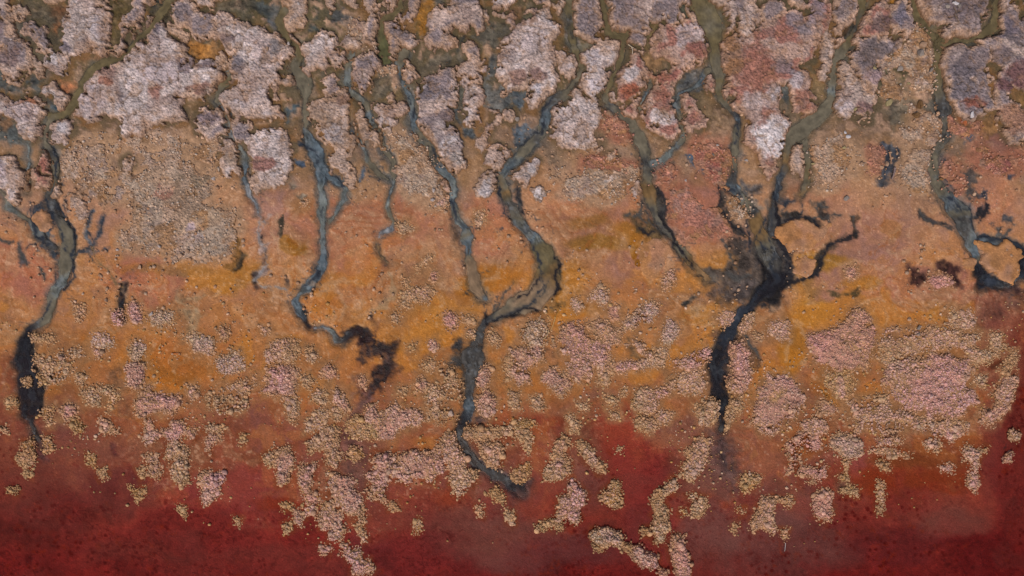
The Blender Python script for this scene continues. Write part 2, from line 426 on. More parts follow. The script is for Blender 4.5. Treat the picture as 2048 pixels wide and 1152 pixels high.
# dark silt, mats and stains: tile, polygon, colour, soft edge px, noise px, strength
STAINS = [
 ('C1','690,360 740,330 820,310 900,330 960,380 990,430 1080,430 1140,430 1130,500 1100,560 1120,610 1100,690 1050,750 980,800 940,860 900,860 930,780 970,700 940,690 960,640 990,600 970,560 880,560 860,620 820,560 830,480 830,400 780,350 720,400',(38,24,24),6,10,1.0),
 ('C1','820,700 790,790 820,900 760,980 720,1050 680,1120 720,1152 800,1060 880,940 960,880 950,820 900,830 840,800 850,720',(92,62,60),8,8,.8),
 ('C1','1570,440 1620,410 1700,450 1720,500 1800,480 1800,560 1770,650 1720,720 1650,680 1560,600 1580,520',(44,40,40),6,12,1.0),
 ('B2','1690,750 1860,780 1880,840 1980,700 2120,620 2200,760 2240,900 2180,1080 2048,1160 1880,1200 1700,1180 1600,1140 1500,1040 1560,980 1700,1000 1760,900 1700,820',(62,54,50),7,10,.95),
 ('B2','1690,980 1760,1040 1860,1080 1900,1040 1900,1110 1820,1120 1740,1080 1690,1040',(48,44,44),4,6,.9),
 ('C2','1400,20 1600,0 1900,-40 2000,-20 1960,60 1860,120 1720,100 1620,90 1500,80',(104,76,60),8,10,.9),
 ('C2','1600,60 1720,-40 1900,-80 2040,-60 1980,40 1860,130 1700,110',(70,62,60),8,8,.9),
 ('B3','0,560 60,620 80,760 140,820 200,860 180,980 210,1050 170,1152 0,1200 -80,1000 -100,800',(46,42,44),5,8,.95),
 ('B3','100,560 200,520 280,560 340,590 400,620 430,660 400,690 340,640 260,590 160,620 100,660',(50,44,40),3,7,1.0),
 ('B3','380,460 420,480 440,560 520,580 580,580 540,600 420,600 370,540',(52,46,44),3,8,.9),
 ('B3','700,700 700,740 600,760 520,820 450,860 440,920 400,1020 340,1090 300,1060 360,1000 350,940 390,860 470,790 560,750 640,730',(40,34,30),4,8,1.0),
 ('B3','1340,940 1400,925 1480,970 1550,990 1550,1020 1480,1040 1530,1110 1540,1160 1490,1140 1440,1040 1360,1010 1310,1030',(62,38,34),3,6,1.0),
 ('B3','1090,950 1160,980 1230,1030 1270,1060 1260,1110 1170,1120 1110,1050',(66,40,34),3,6,1.0),
 ('B3','1660,1000 1740,990 1790,1060 1900,1100 1960,1120 2048,1140 2048,1180 1900,1170 1740,1150 1660,1080',(48,44,48),7,10,.95),
 ('B3','1990,940 2040,900 2080,920 2080,1100 2000,1110 1960,1060 2000,1010',(58,44,44),7,9,.9),
 ('C3','1700,150 1820,120 1900,200 1800,260 1720,240',(88,54,46),14,8,.8),
 ('C3','1850,-20 2060,-20 2060,120 1980,160 1880,100',(74,48,42),14,12,.8),
 ('B3','1190,530 1260,590 1380,620 1480,660 1480,690 1380,660 1290,640 1220,620',(48,42,42),2,5,1.0),
 ('B3','1690,500 1740,490 1740,560 1700,580 1670,560 1650,620 1630,600 1660,540',(44,40,42),2,6,1.0),
 ('B3','1560,200 1620,180 1640,260 1620,340 1660,420 1600,440 1560,360 1580,280',(62,60,60),3,10,.85),
 ('B3','1700,360 1750,380 1730,430 1690,420',(52,56,66),2,5,.9),
 ('B3','1900,230 1950,250 1930,300 1900,280',(52,58,70),2,5,.9),
 ('B3','1850,560 1940,590 1960,640 1890,640 1850,620',(60,62,66),3,6,.9),
 ('B3','1800,660 1860,660 1870,740 1820,740',(60,60,62),3,6,.9),
 ('B3','1650,740 1690,710 1740,740 1800,780 1900,760 1980,790 2060,800 2060,850 1980,820 1860,810 1700,790',(50,56,64),3,6,1.0),
 ('B3','660,590 710,580 700,640 680,690 660,660',(76,56,42),2,4,.9),
 ('B3','320,460 430,470 410,520 330,500',(70,66,62),3,8,.8),
 ('B3','70,400 120,450 190,440 180,480 120,500 80,460',(58,58,62),3,6,.9),
 ('B3','880,0 980,0 1000,60 1020,120 980,160 990,260 960,300 880,340 860,290 870,190 920,130 900,60',(56,62,72),3,9,.9),
 ('B2','1640,350 1700,400 1700,500 1760,600 1840,680 1860,740 1800,720 1700,640 1640,560 1640,500 1680,460',(50,44,40),3,6,1.0),
 ('B2','1110,350 1170,350 1190,420 1240,470 1230,560 1250,680 1330,820 1380,880 1440,900 1450,990 1380,950 1260,790 1180,640 1150,520 1130,420',(50,42,36),3,8,1.0),
 ('B2','900,570 980,560 1040,590 1040,520 1000,480 1060,500 1130,640 1210,700 1190,770 1080,740 1000,690 960,640',(78,62,40),4,10,.9),
 ('B2','20,370 60,350 70,480 100,600 70,560 40,470',(46,44,44),3,5,.9),
 ('B2','340,870 370,920 390,980 370,1060 380,1152 350,1152 350,1060 370,980',(44,40,36),2,4,1.0),
 ('B2','220,1040 245,1060 240,1152 150,1152 190,1100',(40,40,42),2,4,1.0),
 ('B2','1360,90 1480,80 1520,160 1550,250 1520,240 1480,170 1420,150',(66,84,104),3,8,.9),
 ('B2','0,300 100,300 60,360 0,330',(60,66,66),4,6,.5),
 ('B2','1240,200 1240,200 1300,160 1240,150',(60,66,66),4,6,.5),
 ('B2','1820,310 1900,340 1970,330 1960,400 1890,400 1840,370',(66,68,74),3,9,.8),
 ('A2','1300,740 1340,620 1440,560 1550,570 1540,660 1480,740 1400,750 1310,790',(78,80,82),4,8,.9),
 ('A2','1440,640 1520,580 1530,650 1480,740',(52,66,84),3,8,.8),
 ('A2','0,740 120,740 110,830 60,880 0,830',(66,80,92),4,8,.8),
 ('A2','0,1050 120,1000 200,1100 180,1200 0,1200',(62,80,96),5,14,.8),
 ('B2','0,0 260,0 200,60 60,140 0,180',(66,74,78),5,8,.7),
 ('B2','230,0 420,20 400,140 330,200 280,100',(118,98,80),8,10,.7),
 ('B0','30,780 60,760 110,770 100,800 50,800',(56,50,48),3,7,1.0),
 ('B0','160,790 190,780 190,860 240,940 230,980 180,980 160,900',(70,66,68),4,6,1.0),
 ('B0','330,990 380,1050 370,1080 340,1040',(80,74,72),3,5,.9),
 ('B0','270,570 310,500 380,460 440,480 430,520 340,540 290,620 330,660 420,690 440,740 380,760 300,720 260,640',(48,56,66),4,7,1.0),
 ('B0','440,460 500,560 560,640 600,720 620,800 600,860 560,760 520,660 460,590 430,560',(52,60,70),3,6,1.0),
 ('B0','290,700 420,700 460,800 460,920 380,900 320,800',(70,80,90),5,12,.95),
 ('B0','740,520 780,520 770,600 720,680 730,760 770,800 740,840 700,760 690,680 730,600',(72,80,90),3,5,.95),
 ('B0','810,600 850,580 830,700 800,780 760,830 740,800 790,740 800,690',(66,72,82),3,6,.95),
 ('B0','600,890 690,850 760,840 800,860 720,880 640,880',(66,72,84),2,6,.9),
 ('B0','850,840 890,840 880,860 860,860',(44,52,66),2,4,.9),
 ('B0','380,40 440,30 480,120 480,270 440,250 460,150 420,80',(52,58,60),4,5,.9),
 ('B0','1860,760 1940,770 1960,860 1980,890 1930,980 1900,1020 1820,1020 1820,970 1880,950 1870,860',(112,76,34),4,8,.95),
 ('B0','1940,850 1980,890 1950,950 1920,1000 1880,1030 1880,1000 1930,950',(62,50,36),3,5,.9),
 ('B1','190,590 230,580 235,640 210,740 190,720 200,660',(66,58,46),2,6,1.0),
 ('B1','50,580 80,590 80,640 60,620',(84,60,44),2,4,1.0),
 ('B1','100,560 140,570 100,620 60,700 50,760 20,760 40,660 90,610',(140,120,112),3,7,.9),
 ('B1','30,820 110,800 90,860 60,880 90,960 110,1010 60,1060 0,1080 0,1040 60,990 60,900',(130,112,108),3,8,.9),
 ('B1','60,880 100,940 110,990 70,960',(88,58,40),2,4,1.0),
 ('B1','-20,1060 20,1040 10,1100 30,1152 0,1152',(60,44,42),3,5,1.0),
 ('B1','330,140 400,150 390,180 340,170',(56,72,92),2,5,.9),
 ('B1','240,290 300,310 330,380 400,410 380,440 320,400',(112,104,92),3,7,.8),
 ('B1','620,260 680,260 720,340 680,340 600,320',(46,74,106),3,6,.9),
 ('B1','360,0 440,0 460,60 440,80 400,30',(28,42,62),3,6,1.0),
 ('B1','480,960 540,930 560,990 520,1050 490,1020',(30,46,66),3,4,1.0),
 ('B1','850,200 880,200 860,290 820,340 830,270',(54,76,100),2,4,.9),
 ('B1','1560,660 1600,640 1640,720 1640,860 1590,880 1560,820',(112,86,66),5,5,.8),
 ('B1','240,1060 260,1080 280,1152 250,1120',(70,56,48),2,4,.9),
 ('C1','330,120 400,180 410,280 380,280 340,200',(18,20,26),3,4,1.0),
 ('C1','900,220 940,210 930,240 900,240',(36,30,30),2,3,1.0),
 ('C1','930,250 1000,260 1000,310 960,340',(100,66,46),6,6,.8),
 ('C1','1050,10 1100,20 1060,100 1000,160 900,180 960,100 1020,80',(150,112,82),5,5,.9),
 ('C1','1720,0 1850,0 1900,60 1880,120 1760,100',(140,112,84),6,5,.8),
 ('C1','1820,200 1850,200 1840,280 1820,250',(38,32,32),2,3,1.0),
 ('C1','1270,650 1340,570 1400,500 1420,520 1340,620 1280,670',(108,80,62),4,5,.7),
 ('C1','1810,960 1840,1000 1860,1080 1780,1100 1740,1040',(82,60,56),5,8,.9),
 ('C1','1140,620 1180,640 1150,660',(66,44,36),3,3,.9),
 ('C1','850,800 900,790 880,830 850,820',(84,42,28),2,3,1.0),
 ('C0','130,440 180,350 240,350 240,420 300,440 290,520 270,680 340,690 360,760 340,960 260,1000 160,980 150,700 130,600',(50,40,36),6,8,.85),
 ('C0','340,690 420,700 420,740 340,760',(58,42,34),4,6,.9),
 ('C0','1140,30 1160,20 1160,45',(50,40,32),2,3,.9),
 ('C0','60,90 110,90 110,130 70,120',(110,70,34),5,8,.7),
 ('C0','1450,180 1520,160 1590,170 1580,260 1560,340 1530,350 1510,260',(142,116,86),4,5,.9),
 ('C0','1410,20 1450,0 1480,60 1560,80 1640,40 1560,90 1460,110',(140,112,82),4,5,.8),
 ('C0','860,650 960,640 1000,800 980,860 880,760',(110,74,48),8,10,.8),
 ('C0','940,870 1060,860 1060,1020 980,1050',(104,64,46),10,10,.6),
 ('C2','1350,130 1420,70 1470,70 1440,90 1380,140',(58,54,50),2,3,1.0),
 ('C2','1430,160 1490,150 1490,200 1450,200',(146,116,84),4,4,.7),
 ('C2','1600,340 1780,320 1840,380 1760,440 1680,560 1640,760 1660,880 1600,860 1560,740 1580,560',(92,70,60),8,8,.8),
 ('C2','1830,380 1960,360 1960,440 2000,560 1990,640 1920,660 1880,540',(112,82,62),5,6,.9),
 ('C2','930,400 960,440 1050,560 1040,600 960,540 920,480',(104,78,52),6,6,.9),
 ('C2','270,140 400,100 420,130 360,200 300,180',(104,74,36),4,6,.9),
 ('C2','280,470 340,500 370,600 330,610 230,520',(140,94,62),5,5,.8),
 ('C2','90,160 200,160 220,180 120,190 0,230 0,210',(34,32,32),2,3,1.0),
 ('C3','470,20 560,50 640,40 720,10 740,30 700,60 600,60 500,70',(72,58,36),3,5,1.0),
 ('C3','-60,-60 40,-40 120,50 110,120 30,160 -60,160',(34,32,34),5,8,1.0),
 ('C3','1740,600 1860,560 1880,600 1760,660',(100,50,28),5,5,.9),
 ('C3','1820,840 1870,800 1860,960 1830,920',(26,22,22),2,5,1.0),
 ('C3','1520,420 1600,460 1660,500 1640,520 1560,480',(104,64,30),3,4,.8),
 ('C3','200,730? 1,1'.replace('?',''),(0,0,0),1,1,0.0),
 ('C3','400,780 470,840 560,940 550,950 480,880 420,830',(158,98,30),3,4,.9),
 ('D1','640,60 720,-20 860,0 900,100 880,240 900,400 860,480 780,380 700,280 660,160',(94,58,50),12,10,.75),
 ('D1','1600,0 1640,0 1700,100 1840,220 1900,280 2060,360 2060,440 1960,380 1840,300 1760,260 1660,160',(60,52,56),8,6,.7),
 ('D2','1560,-40 1700,-20 1760,120 1820,320 1800,480 1740,440 1660,360 1560,200',(74,52,50),16,10,.9),
 ('D2','1660,160 1700,160 1720,260 1690,240',(62,46,48),6,5,.6),
 ('D2','0,380 170,370 180,430 80,520 20,560 -40,480',(62,46,46),8,8,.8),
 ('D0','240,0 330,0 330,100 400,200 420,230 330,280 300,180 270,120',(78,46,46),6,8,.8),
 ('D0','890,90 930,100 940,180 910,190',(84,30,28),3,4,.8),
 ('D3','950,10 1020,0 1000,60 960,30',(58,40,34),3,5,.9),
 ('D3','1900,140 1930,90 1910,150',(40,28,26),2,2,.9),
 ('D3','560,300 620,380 700,420 620,490 560,480 540,400',(100,70,54),5,6,.8),
 ('A1','0,40 100,40 240,60 270,100 200,180 120,180 60,120',(62,66,66),5,10,.9),
 ('A1','120,190 200,200 190,240 140,220',(36,52,70),3,5,1.0),
 ('A1','430,220 500,210 520,260 440,270',(52,58,56),3,6,.9),
 ('A1','590,120 700,80 760,160 720,240 640,200',(72,74,76),5,9,.8),
 ('A1','500,100 530,180 490,180',(50,58,66),4,5,.7),
 ('A1','1820,230 2000,190 2060,260 1960,330 1900,400 1800,370 1740,330 1640,400 1600,460 1400,470 1380,540 1500,540 1580,500 1640,500 1640,420 1720,300',(86,80,70),5,9,.95),
 ('A1','1650,320 1680,300 1620,440 1590,460',(46,50,52),2,3,.9),
 ('A1','1860,470 1940,460 1900,620 1850,660 1840,720 1980,700 2048,780 2048,860 1980,960 1850,880 1820,800 1840,620',(80,82,82),5,9,.95),
 ('A1','1640,700 1700,700 1680,800 1700,870 1640,880 1600,800',(80,80,72),5,8,.9),
 ('A1','1520,860 1620,870 1640,1000 1740,1060 1760,1120 1650,1060 1560,900',(72,80,86),4,8,.9),
 ('A1','1300,1080 1400,1090 1420,1152 1340,1152',(66,84,100),4,6,.9),
 ('A1','1340,480 1480,440 1520,530 1420,600 1330,620',(92,82,68),5,12,.7),
 ('A1','1000,570 1060,600 1100,680 1060,780 960,800 940,680',(84,78,66),5,10,.8),
 ('A1','1140,420 1220,410 1200,520 1160,580 1120,520',(98,94,88),4,5,.8),
 ('A1','1310,60 1400,10 1440,100 1380,130 1380,300 1340,320 1290,260 1280,180',(128,84,30),6,9,.9),
 ('A1','1450,20 1500,20 1500,60 1450,60',(66,66,66),4,6,.8),
 ('A1','260,880 340,860 340,910 300,920 280,980 250,920',(70,84,92),4,7,.9),
 ('A1','310,850 350,860 330,910',(40,66,78),3,4,1.0),
 ('A1','380,1110 560,1120 560,1160 380,1160',(24,36,52),3,5,.9),
 ('A1','890,900 960,960 1010,1050 1060,1090 1040,1160 980,1100 920,1000',(96,100,102),4,6,.9),
 ('A1','780,1050 830,1060 850,1152 790,1152',(56,66,80),4,7,.8),
 ('A1','690,40 740,60 760,0 680,0',(66,68,66),4,5,.7),
 ('A0','140,180 240,170 240,250 300,330 290,420 400,560 410,600 380,660 270,680 290,460 260,330 160,290',(76,72,64),6,10,.9),
 ('A0','-20,370 40,360 20,440 0,480 60,600 110,680 200,690 280,640 330,670 360,740 200,760 60,740 -20,740',(74,76,74),6,12,.9),
 ('A0','-20,960 80,950 160,1000 220,1100 240,1152 -20,1152',(78,84,84),6,14,.9),
 ('A0','380,780 440,820 500,880 490,920 420,920 400,860',(74,84,90),4,6,.9),
 ('A0','450,860 490,860 490,900 460,900',(40,62,74),2,4,1.0),
 ('A0','260,20 380,60 500,60 580,80 580,140 520,240 500,380 440,360 440,270 360,180 260,170',(78,70,58),6,10,.9),
 ('A0','430,60 560,60 570,120 500,160 440,130',(124,80,52),6,10,.7),
 ('A0','440,190 500,220 480,290 440,270',(136,86,52),4,6,.8),
 ('A0','940,0 1080,0 1060,110 1000,160 980,220 960,330 920,410 900,330 900,200 930,120',(88,74,46),6,8,.95),
 ('A0','1220,60 1340,60 1370,140 1350,210 1240,180',(58,54,46),5,7,.95),
 ('A0','1420,300 1560,330 1740,310 1780,400 1880,450 1820,560 1720,500 1600,520 1500,470 1500,400',(134,94,54),6,8,.9),
 ('A0','1560,360 1640,330 1720,400 1700,480 1600,500 1540,420',(150,100,48),6,10,.8),
 ('A0','1650,330 1730,320 1700,370 1650,360',(72,76,74),4,6,.8),
 ('A0','1750,40 1900,20 2048,0 2048,200 1960,220 1930,130 1880,110 1760,120',(80,74,62),6,10,.8),
 ('A0','490,680 600,660 640,700 600,780 540,770 500,720',(150,92,60),5,8,.9),
 ('A0','700,470 860,450 840,500 720,520',(124,84,58),6,8,.8),
 ('A0','1280,10 1330,50 1220,60 1220,30',(24,30,34),2,4,1.0),
 ('A0','0,1000 60,960 140,990 60,1050',(136,94,62),5,8,.7),
 ('A3','0,900 140,910 200,1000 120,1090 60,1060 0,930',(100,84,62),6,8,.6),
 ('A3','80,670 160,730 170,790 140,880 90,790',(74,78,78),3,6,.9),
 ('A3','330,600 430,690 440,780 400,820 340,760',(112,92,64),5,8,.8),
 ('A3','570,240 640,190 720,150 690,250 640,330 600,400 570,330',(44,38,30),4,7,.95),
 ('A3','460,90 510,80 510,200 470,180',(46,48,50),3,4,.9),
 ('A3','820,540 880,510 950,590 940,660 880,700 870,790 820,790 810,720 880,640',(84,78,60),4,6,.95),
 ('A3','980,560 1100,560 1080,640 1060,720 1020,700 1040,620',(78,70,50),4,6,.9),
 ('A3','940,800 1140,780 1180,860 1100,900 1060,980 980,1060 940,900',(92,84,72),6,12,.85),
 ('A3','1300,740 1420,760 1450,900 1430,1100 1370,1152 1340,960 1200,860 1280,810',(72,72,66),5,8,.7),
 ('A3','940,10 1000,20 980,50 930,50',(110,72,22),3,4,1.0),
 ('A3','1750,540 1800,600 1750,690 1740,620',(116,80,46),4,6,.9),
 ('A3','1780,860 1840,920 1880,1000 1820,1080 1740,1152 1640,1000 1780,900',(122,86,48),8,12,.7),
 ('A3','1500,960 1600,950 1620,1010 1540,1020',(146,76,44),4,6,.9),
 ('A3','1560,1090 1610,1100 1600,1152 1550,1152',(66,76,92),3,6,.9),
 ('A3','1980,760 2060,740 2060,860 1990,850',(118,84,44),6,8,.8),
 ('A3','1940,0 1990,0 1980,60 1950,50',(70,62,38),3,4,.9),
 ('A2','1310,60 1400,40 1420,90 1400,150 1420,200 1340,200 1320,130',(76,76,64),4,8,.95),
 ('A2','1720,260 1780,190 1800,240 1880,310 1950,280 1930,330 1860,340 1780,290 1730,300',(84,70,40),3,6,.95),
 ('A2','1940,60 1990,60 1980,170 1940,210 1920,160',(86,62,38),3,6,.9),
 ('A2','540,360 640,370 700,330 660,440 560,440 500,400',(104,98,84),4,7,.8),
 ('A2','330,540 400,590 360,640 330,590',(112,96,78),4,4,.8),
 ('A2','1080,240 1180,200 1150,260 1090,330 1060,290',(92,80,54),4,5,.9),
 ('A2','560,100 620,100 620,140 570,140',(82,66,34),2,4,.9),
 ('A2','1040,470 1150,450 1250,500 1180,560 1100,600 1040,560',(138,104,72),4,6,.8),
 ('A2','140,60 180,90 140,200 70,240 60,180 110,80',(72,72,60),4,6,.9),
 ('A2','0,60 90,70 80,180 40,200 0,160',(96,68,44),5,10,.8),
 ('A2','900,340 1000,420 1000,440 920,390',(40,34,28),3,4,.9),
 ('A2','1500,840 1620,860 1720,980 1740,1060 1600,1020 1500,930',(118,96,72),8,8,.7),
]
STAINS = [s for s in STAINS if s[5] > 0]

# broad colour zones of the ground: x, y, rx, ry, colour, strength
ZONES = [
 (110,120,150,90,(98,86,66),.6),(560,110,130,70,(100,86,64),.5),(900,60,220,60,(98,84,60),.5),
 (330,735,95,60,(166,98,34),.9),(200,680,60,22,(160,94,36),.8),(400,700,90,40,(160,94,44),.7),(300,560,90,50,(158,94,70),.8),(60,540,80,55,(160,94,70),.8),
 (470,560,70,28,(144,98,44),.8),(350,540,90,14,(128,92,50),.7),(560,440,50,80,(160,112,90),.8),(590,500,26,20,(132,84,24),1),(620,420,40,20,(146,92,44),.6),
 (740,460,150,70,(160,98,68),.8),(700,560,90,40,(162,98,56),.7),(660,620,50,35,(166,98,40),.8),(720,640,30,50,(166,112,76),.7),(800,650,120,50,(170,110,52),.9),
 (900,620,90,40,(168,108,42),.9),(970,560,70,34,(164,98,28),.9),(970,450,70,60,(158,100,74),.9),(855,555,60,30,(150,104,72),.6),(1140,560,60,50,(160,104,44),.9),
 (1160,620,60,20,(150,92,30),.9),(1200,430,150,70,(160,104,72),.9),(1290,520,60,50,(158,104,78),.8),(1267,492,9,28,(140,84,12),1),(1276,525,8,8,(134,78,8),1),(1175,450,40,18,(146,98,46),.8),(1200,490,70,14,(140,94,30),.8),
 (1265,465,45,22,(144,92,26),.8),(1290,480,30,14,(150,92,28),.8),(1380,430,80,70,(158,102,78),.9),(1440,530,60,24,(158,106,56),.9),(1380,600,90,20,(160,108,66),.8),(1420,640,60,22,(164,112,52),.8),
 (1778,460,26,20,(148,92,14),1),(1750,480,90,60,(160,108,84),.7),(1700,560,120,50,(156,106,84),.8),(1880,600,140,50,(150,92,72),.8),(1640,520,60,16,(158,106,34),.9),(1600,560,60,30,(156,108,54),.9),
 (1620,620,50,40,(168,114,44),.9),(1580,690,30,70,(172,108,32),.9),(1720,570,50,12,(160,106,38),.8),(1850,610,70,24,(156,98,46),.7),(1690,760,60,40,(160,98,44),.7),
 (1360,260,60,30,(140,110,84),.6),(1300,360,160,30,(150,104,74),.5),(1620,400,90,40,(152,104,78),.7),(1980,400,70,60,(152,98,72),.7),(1990,300,60,50,(134,82,64),.7),
 (1240,590,60,40,(158,100,64),.7),(1080,590,20,60,(150,98,40),.5),(1250,640,50,30,(160,106,66),.8),
 (640,860,60,50,(132,66,42),.7),(780,1020,160,40,(120,54,40),.6),(500,860,90,70,(124,62,42),.6),(870,900,60,26,(156,92,34),.8),(700,960,40,50,(108,60,48),.6),
 (1080,850,120,26,(120,50,30),.8),(1240,860,50,50,(130,52,38),.8),(1260,960,90,90,(118,44,34),.9),(1160,880,60,50,(110,62,50),.6),(1350,860,70,40,(116,70,56),.8),(1380,960,80,50,(104,60,50),.6),
 (240,980,160,50,(96,40,34),.7),(60,1040,140,70,(86,34,28),.7),(440,990,120,50,(124,48,40),.8),(420,1060,200,60,(112,36,32),.7),(620,1080,90,50,(112,30,24),.6),(1000,1070,170,60,(112,60,50),.85),(850,1120,200,40,(98,34,34),.6),(1120,1110,160,40,(100,46,44),.8),(520,960,60,30,(132,54,40),.7),(700,920,60,70,(112,64,50),.6),(1180,960,60,60,(112,64,54),.6),
 (1300,1010,60,90,(120,44,40),.7),(1480,1080,180,70,(104,60,54),.85),(1600,1110,150,40,(96,50,46),.7),(1130,1120,90,40,(86,38,38),.7),(1620,1070,100,50,(96,54,48),.8),(1540,900,70,60,(136,80,54),.8),(1610,880,50,40,(158,94,44),.7),
 (1570,975,80,22,(116,66,48),.8),(1720,950,26,50,(128,60,50),.9),(1860,915,110,24,(112,56,28),.9),(1880,960,80,30,(116,46,24),.9),(1810,980,60,40,(112,44,30),.7),(1900,1045,60,34,(102,52,44),.5),(1920,890,90,24,(118,58,30),.7),(1750,960,160,30,(128,50,26),.6),(1800,1090,120,40,(86,30,30),.7),(1980,1110,90,60,(84,18,18),.8),
 (2010,720,60,120,(116,58,44),.8),(2030,900,50,200,(104,38,34),.8),(1990,620,80,50,(122,68,52),.7),(1940,790,30,50,(122,58,36),.9),(20,800,40,80,(104,52,42),.6),(110,850,70,40,(104,56,46),.6),
 (250,830,60,30,(126,66,40),.6),(430,800,60,20,(128,70,40),.6),
]

